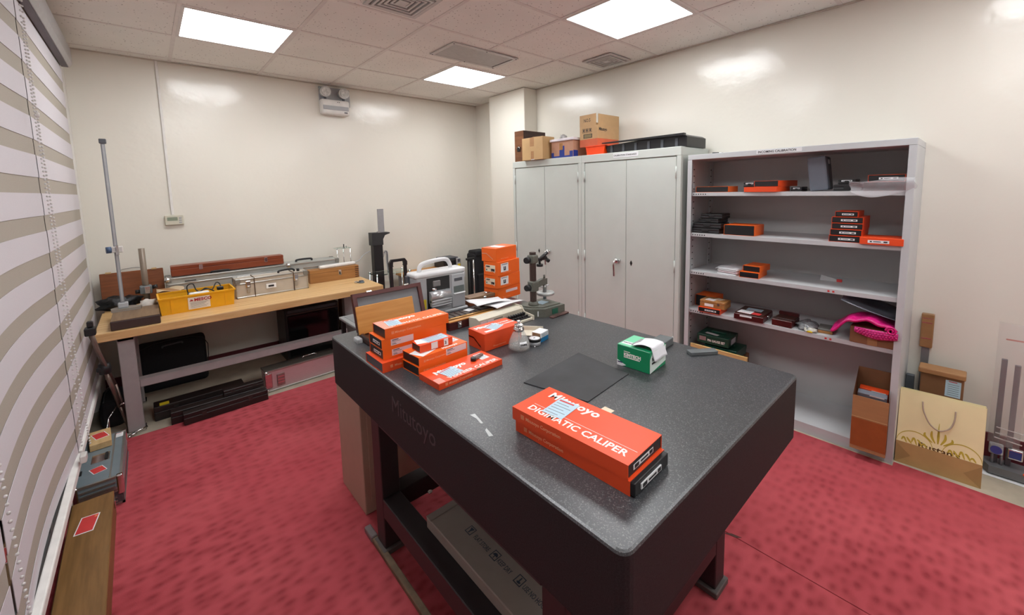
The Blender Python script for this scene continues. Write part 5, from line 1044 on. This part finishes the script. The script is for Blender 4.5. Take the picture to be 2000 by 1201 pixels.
o = box('paper_slip', (-.0512,-.075,.345), (-.0503,-.018,.432), BLUEP, t); boxes('print', [((-.0516,-.068,.355+.011*j),(-.0511,-.026,.3575+.011*j)) for j in range(6)], GINK, o); box('heading', (-.0516,-.06,.424), (-.0511,-.03,.428), REDTAG, o)
t = thing('wrapped_gauge', 'grey metal bar with kraft wrapped top leaning behind the brown carton', 'gauge', (3.184,.152,0), 0)
box('metal_bar', (-.012,-.016,.0), (.004,.016,.60), mat('bar_grey', (128,132,136), .4, .5), t, .002); box('kraft_wrap', (-.020,-.026,.55), (.012,.026,.742), mat('kraft_wrap', (150,112,74), .35, 0, .12, 12, bmp=.6, dist=.01), t, .005, 2)
boxes('clear_tape', [((-.0208,-.020,.60),(-.0200,.020,.606)),((-.0208,-.020,.69),(-.0200,.022,.695)),((-.0208,-.022,.715),(-.0200,.020,.719))], CHROME, t)
tag(box('slate_board', (3.130,.184,0), (3.160,.218,.385), mat('slate_panel', (86,92,98), .5), None, .002), 'dark grey panel edge standing between shelf unit and brown carton', 'panel')
# two gauges in clear plastic
t = thing('bagged_height_gauges', 'height gauge with twin grey columns and blue dial, in clear plastic', 'height gauge', (3.09,-.155,0), 0)
GS = mat('gauge_satin_steel', (140,138,142), .35, .5)
prism('base', [(-.055,-.16),(-.06,.04),(-.02,.06),(.03,.06),(.05,.02),(.05,-.16)], .012, .05, mat('base_grey', (116,118,122), .35, .3), t, 'z'); box('paper_under', (-.075,-.15,.001), (.06,.062,.004), PAPER, t)
box('orange_mark', (-.062,-.15,.05), (-.05,-.07,.056), ORED, t)
for k, y in enumerate((.022,-.022)): box('column', (-.004,y-.010,.05), (.012,y+.010,.59-.02*k), mat('column_dark_grey', (92,90,96), .4, .3), t, .002)
h_ = box('reading_head', (-.028,-.005,.10), (.0,.045,.155), GREYP, t, .008, 2); cyl('blue_dial', (-.028,.02,.127), (-.034,.02,.127), .020, mat('dial_blue', (62,72,150), .3), h_, seg=24)
h_ = box('display_head', (-.030,-.068,.100), (-.002,-.016,.152), CHROME, t, .005, 2); box('blue_screen', (-.0315,-.062,.108), (-.030,-.022,.144), mat('screen_blue', (48,70,130), .2), h_)
for y in (.03,.0): cyl('support_leg', (-.015,y,.048), (-.012,y,.105), .006, GS, t, seg=10)
o = box('paper_slip', (-.022,-.022,.575), (-.0212,.022,.655), BLUEP, t, rot=(R(6),0,0)); boxes('print', [((-.0226,-.016,.585+.011*j),(-.0219,.014,.5875+.011*j)) for j in range(5)], GINK, o)
FILM = film('clear_sleeve_film', (214,208,206), .16); sheet('clear_sleeve', lambda u,v: (-.024-.006*math.sin(9*v+3*u)-.012*math.sin(math.pi*u), -.052+.104*u, .16+.62*v), 8, 24, FILM, t, .0006)
box('red_seal_strip', (-.026,-.03,.695), (-.0252,.026,.702), mat('faint_red', (214,130,112), .5), t)
for z in (.19,.215,.245): box('film_crease', (-.040,-.045,z), (-.036,.045,z+.004), film('crease_film', (225,222,220), .6), t, rot=(R(4),0,0))
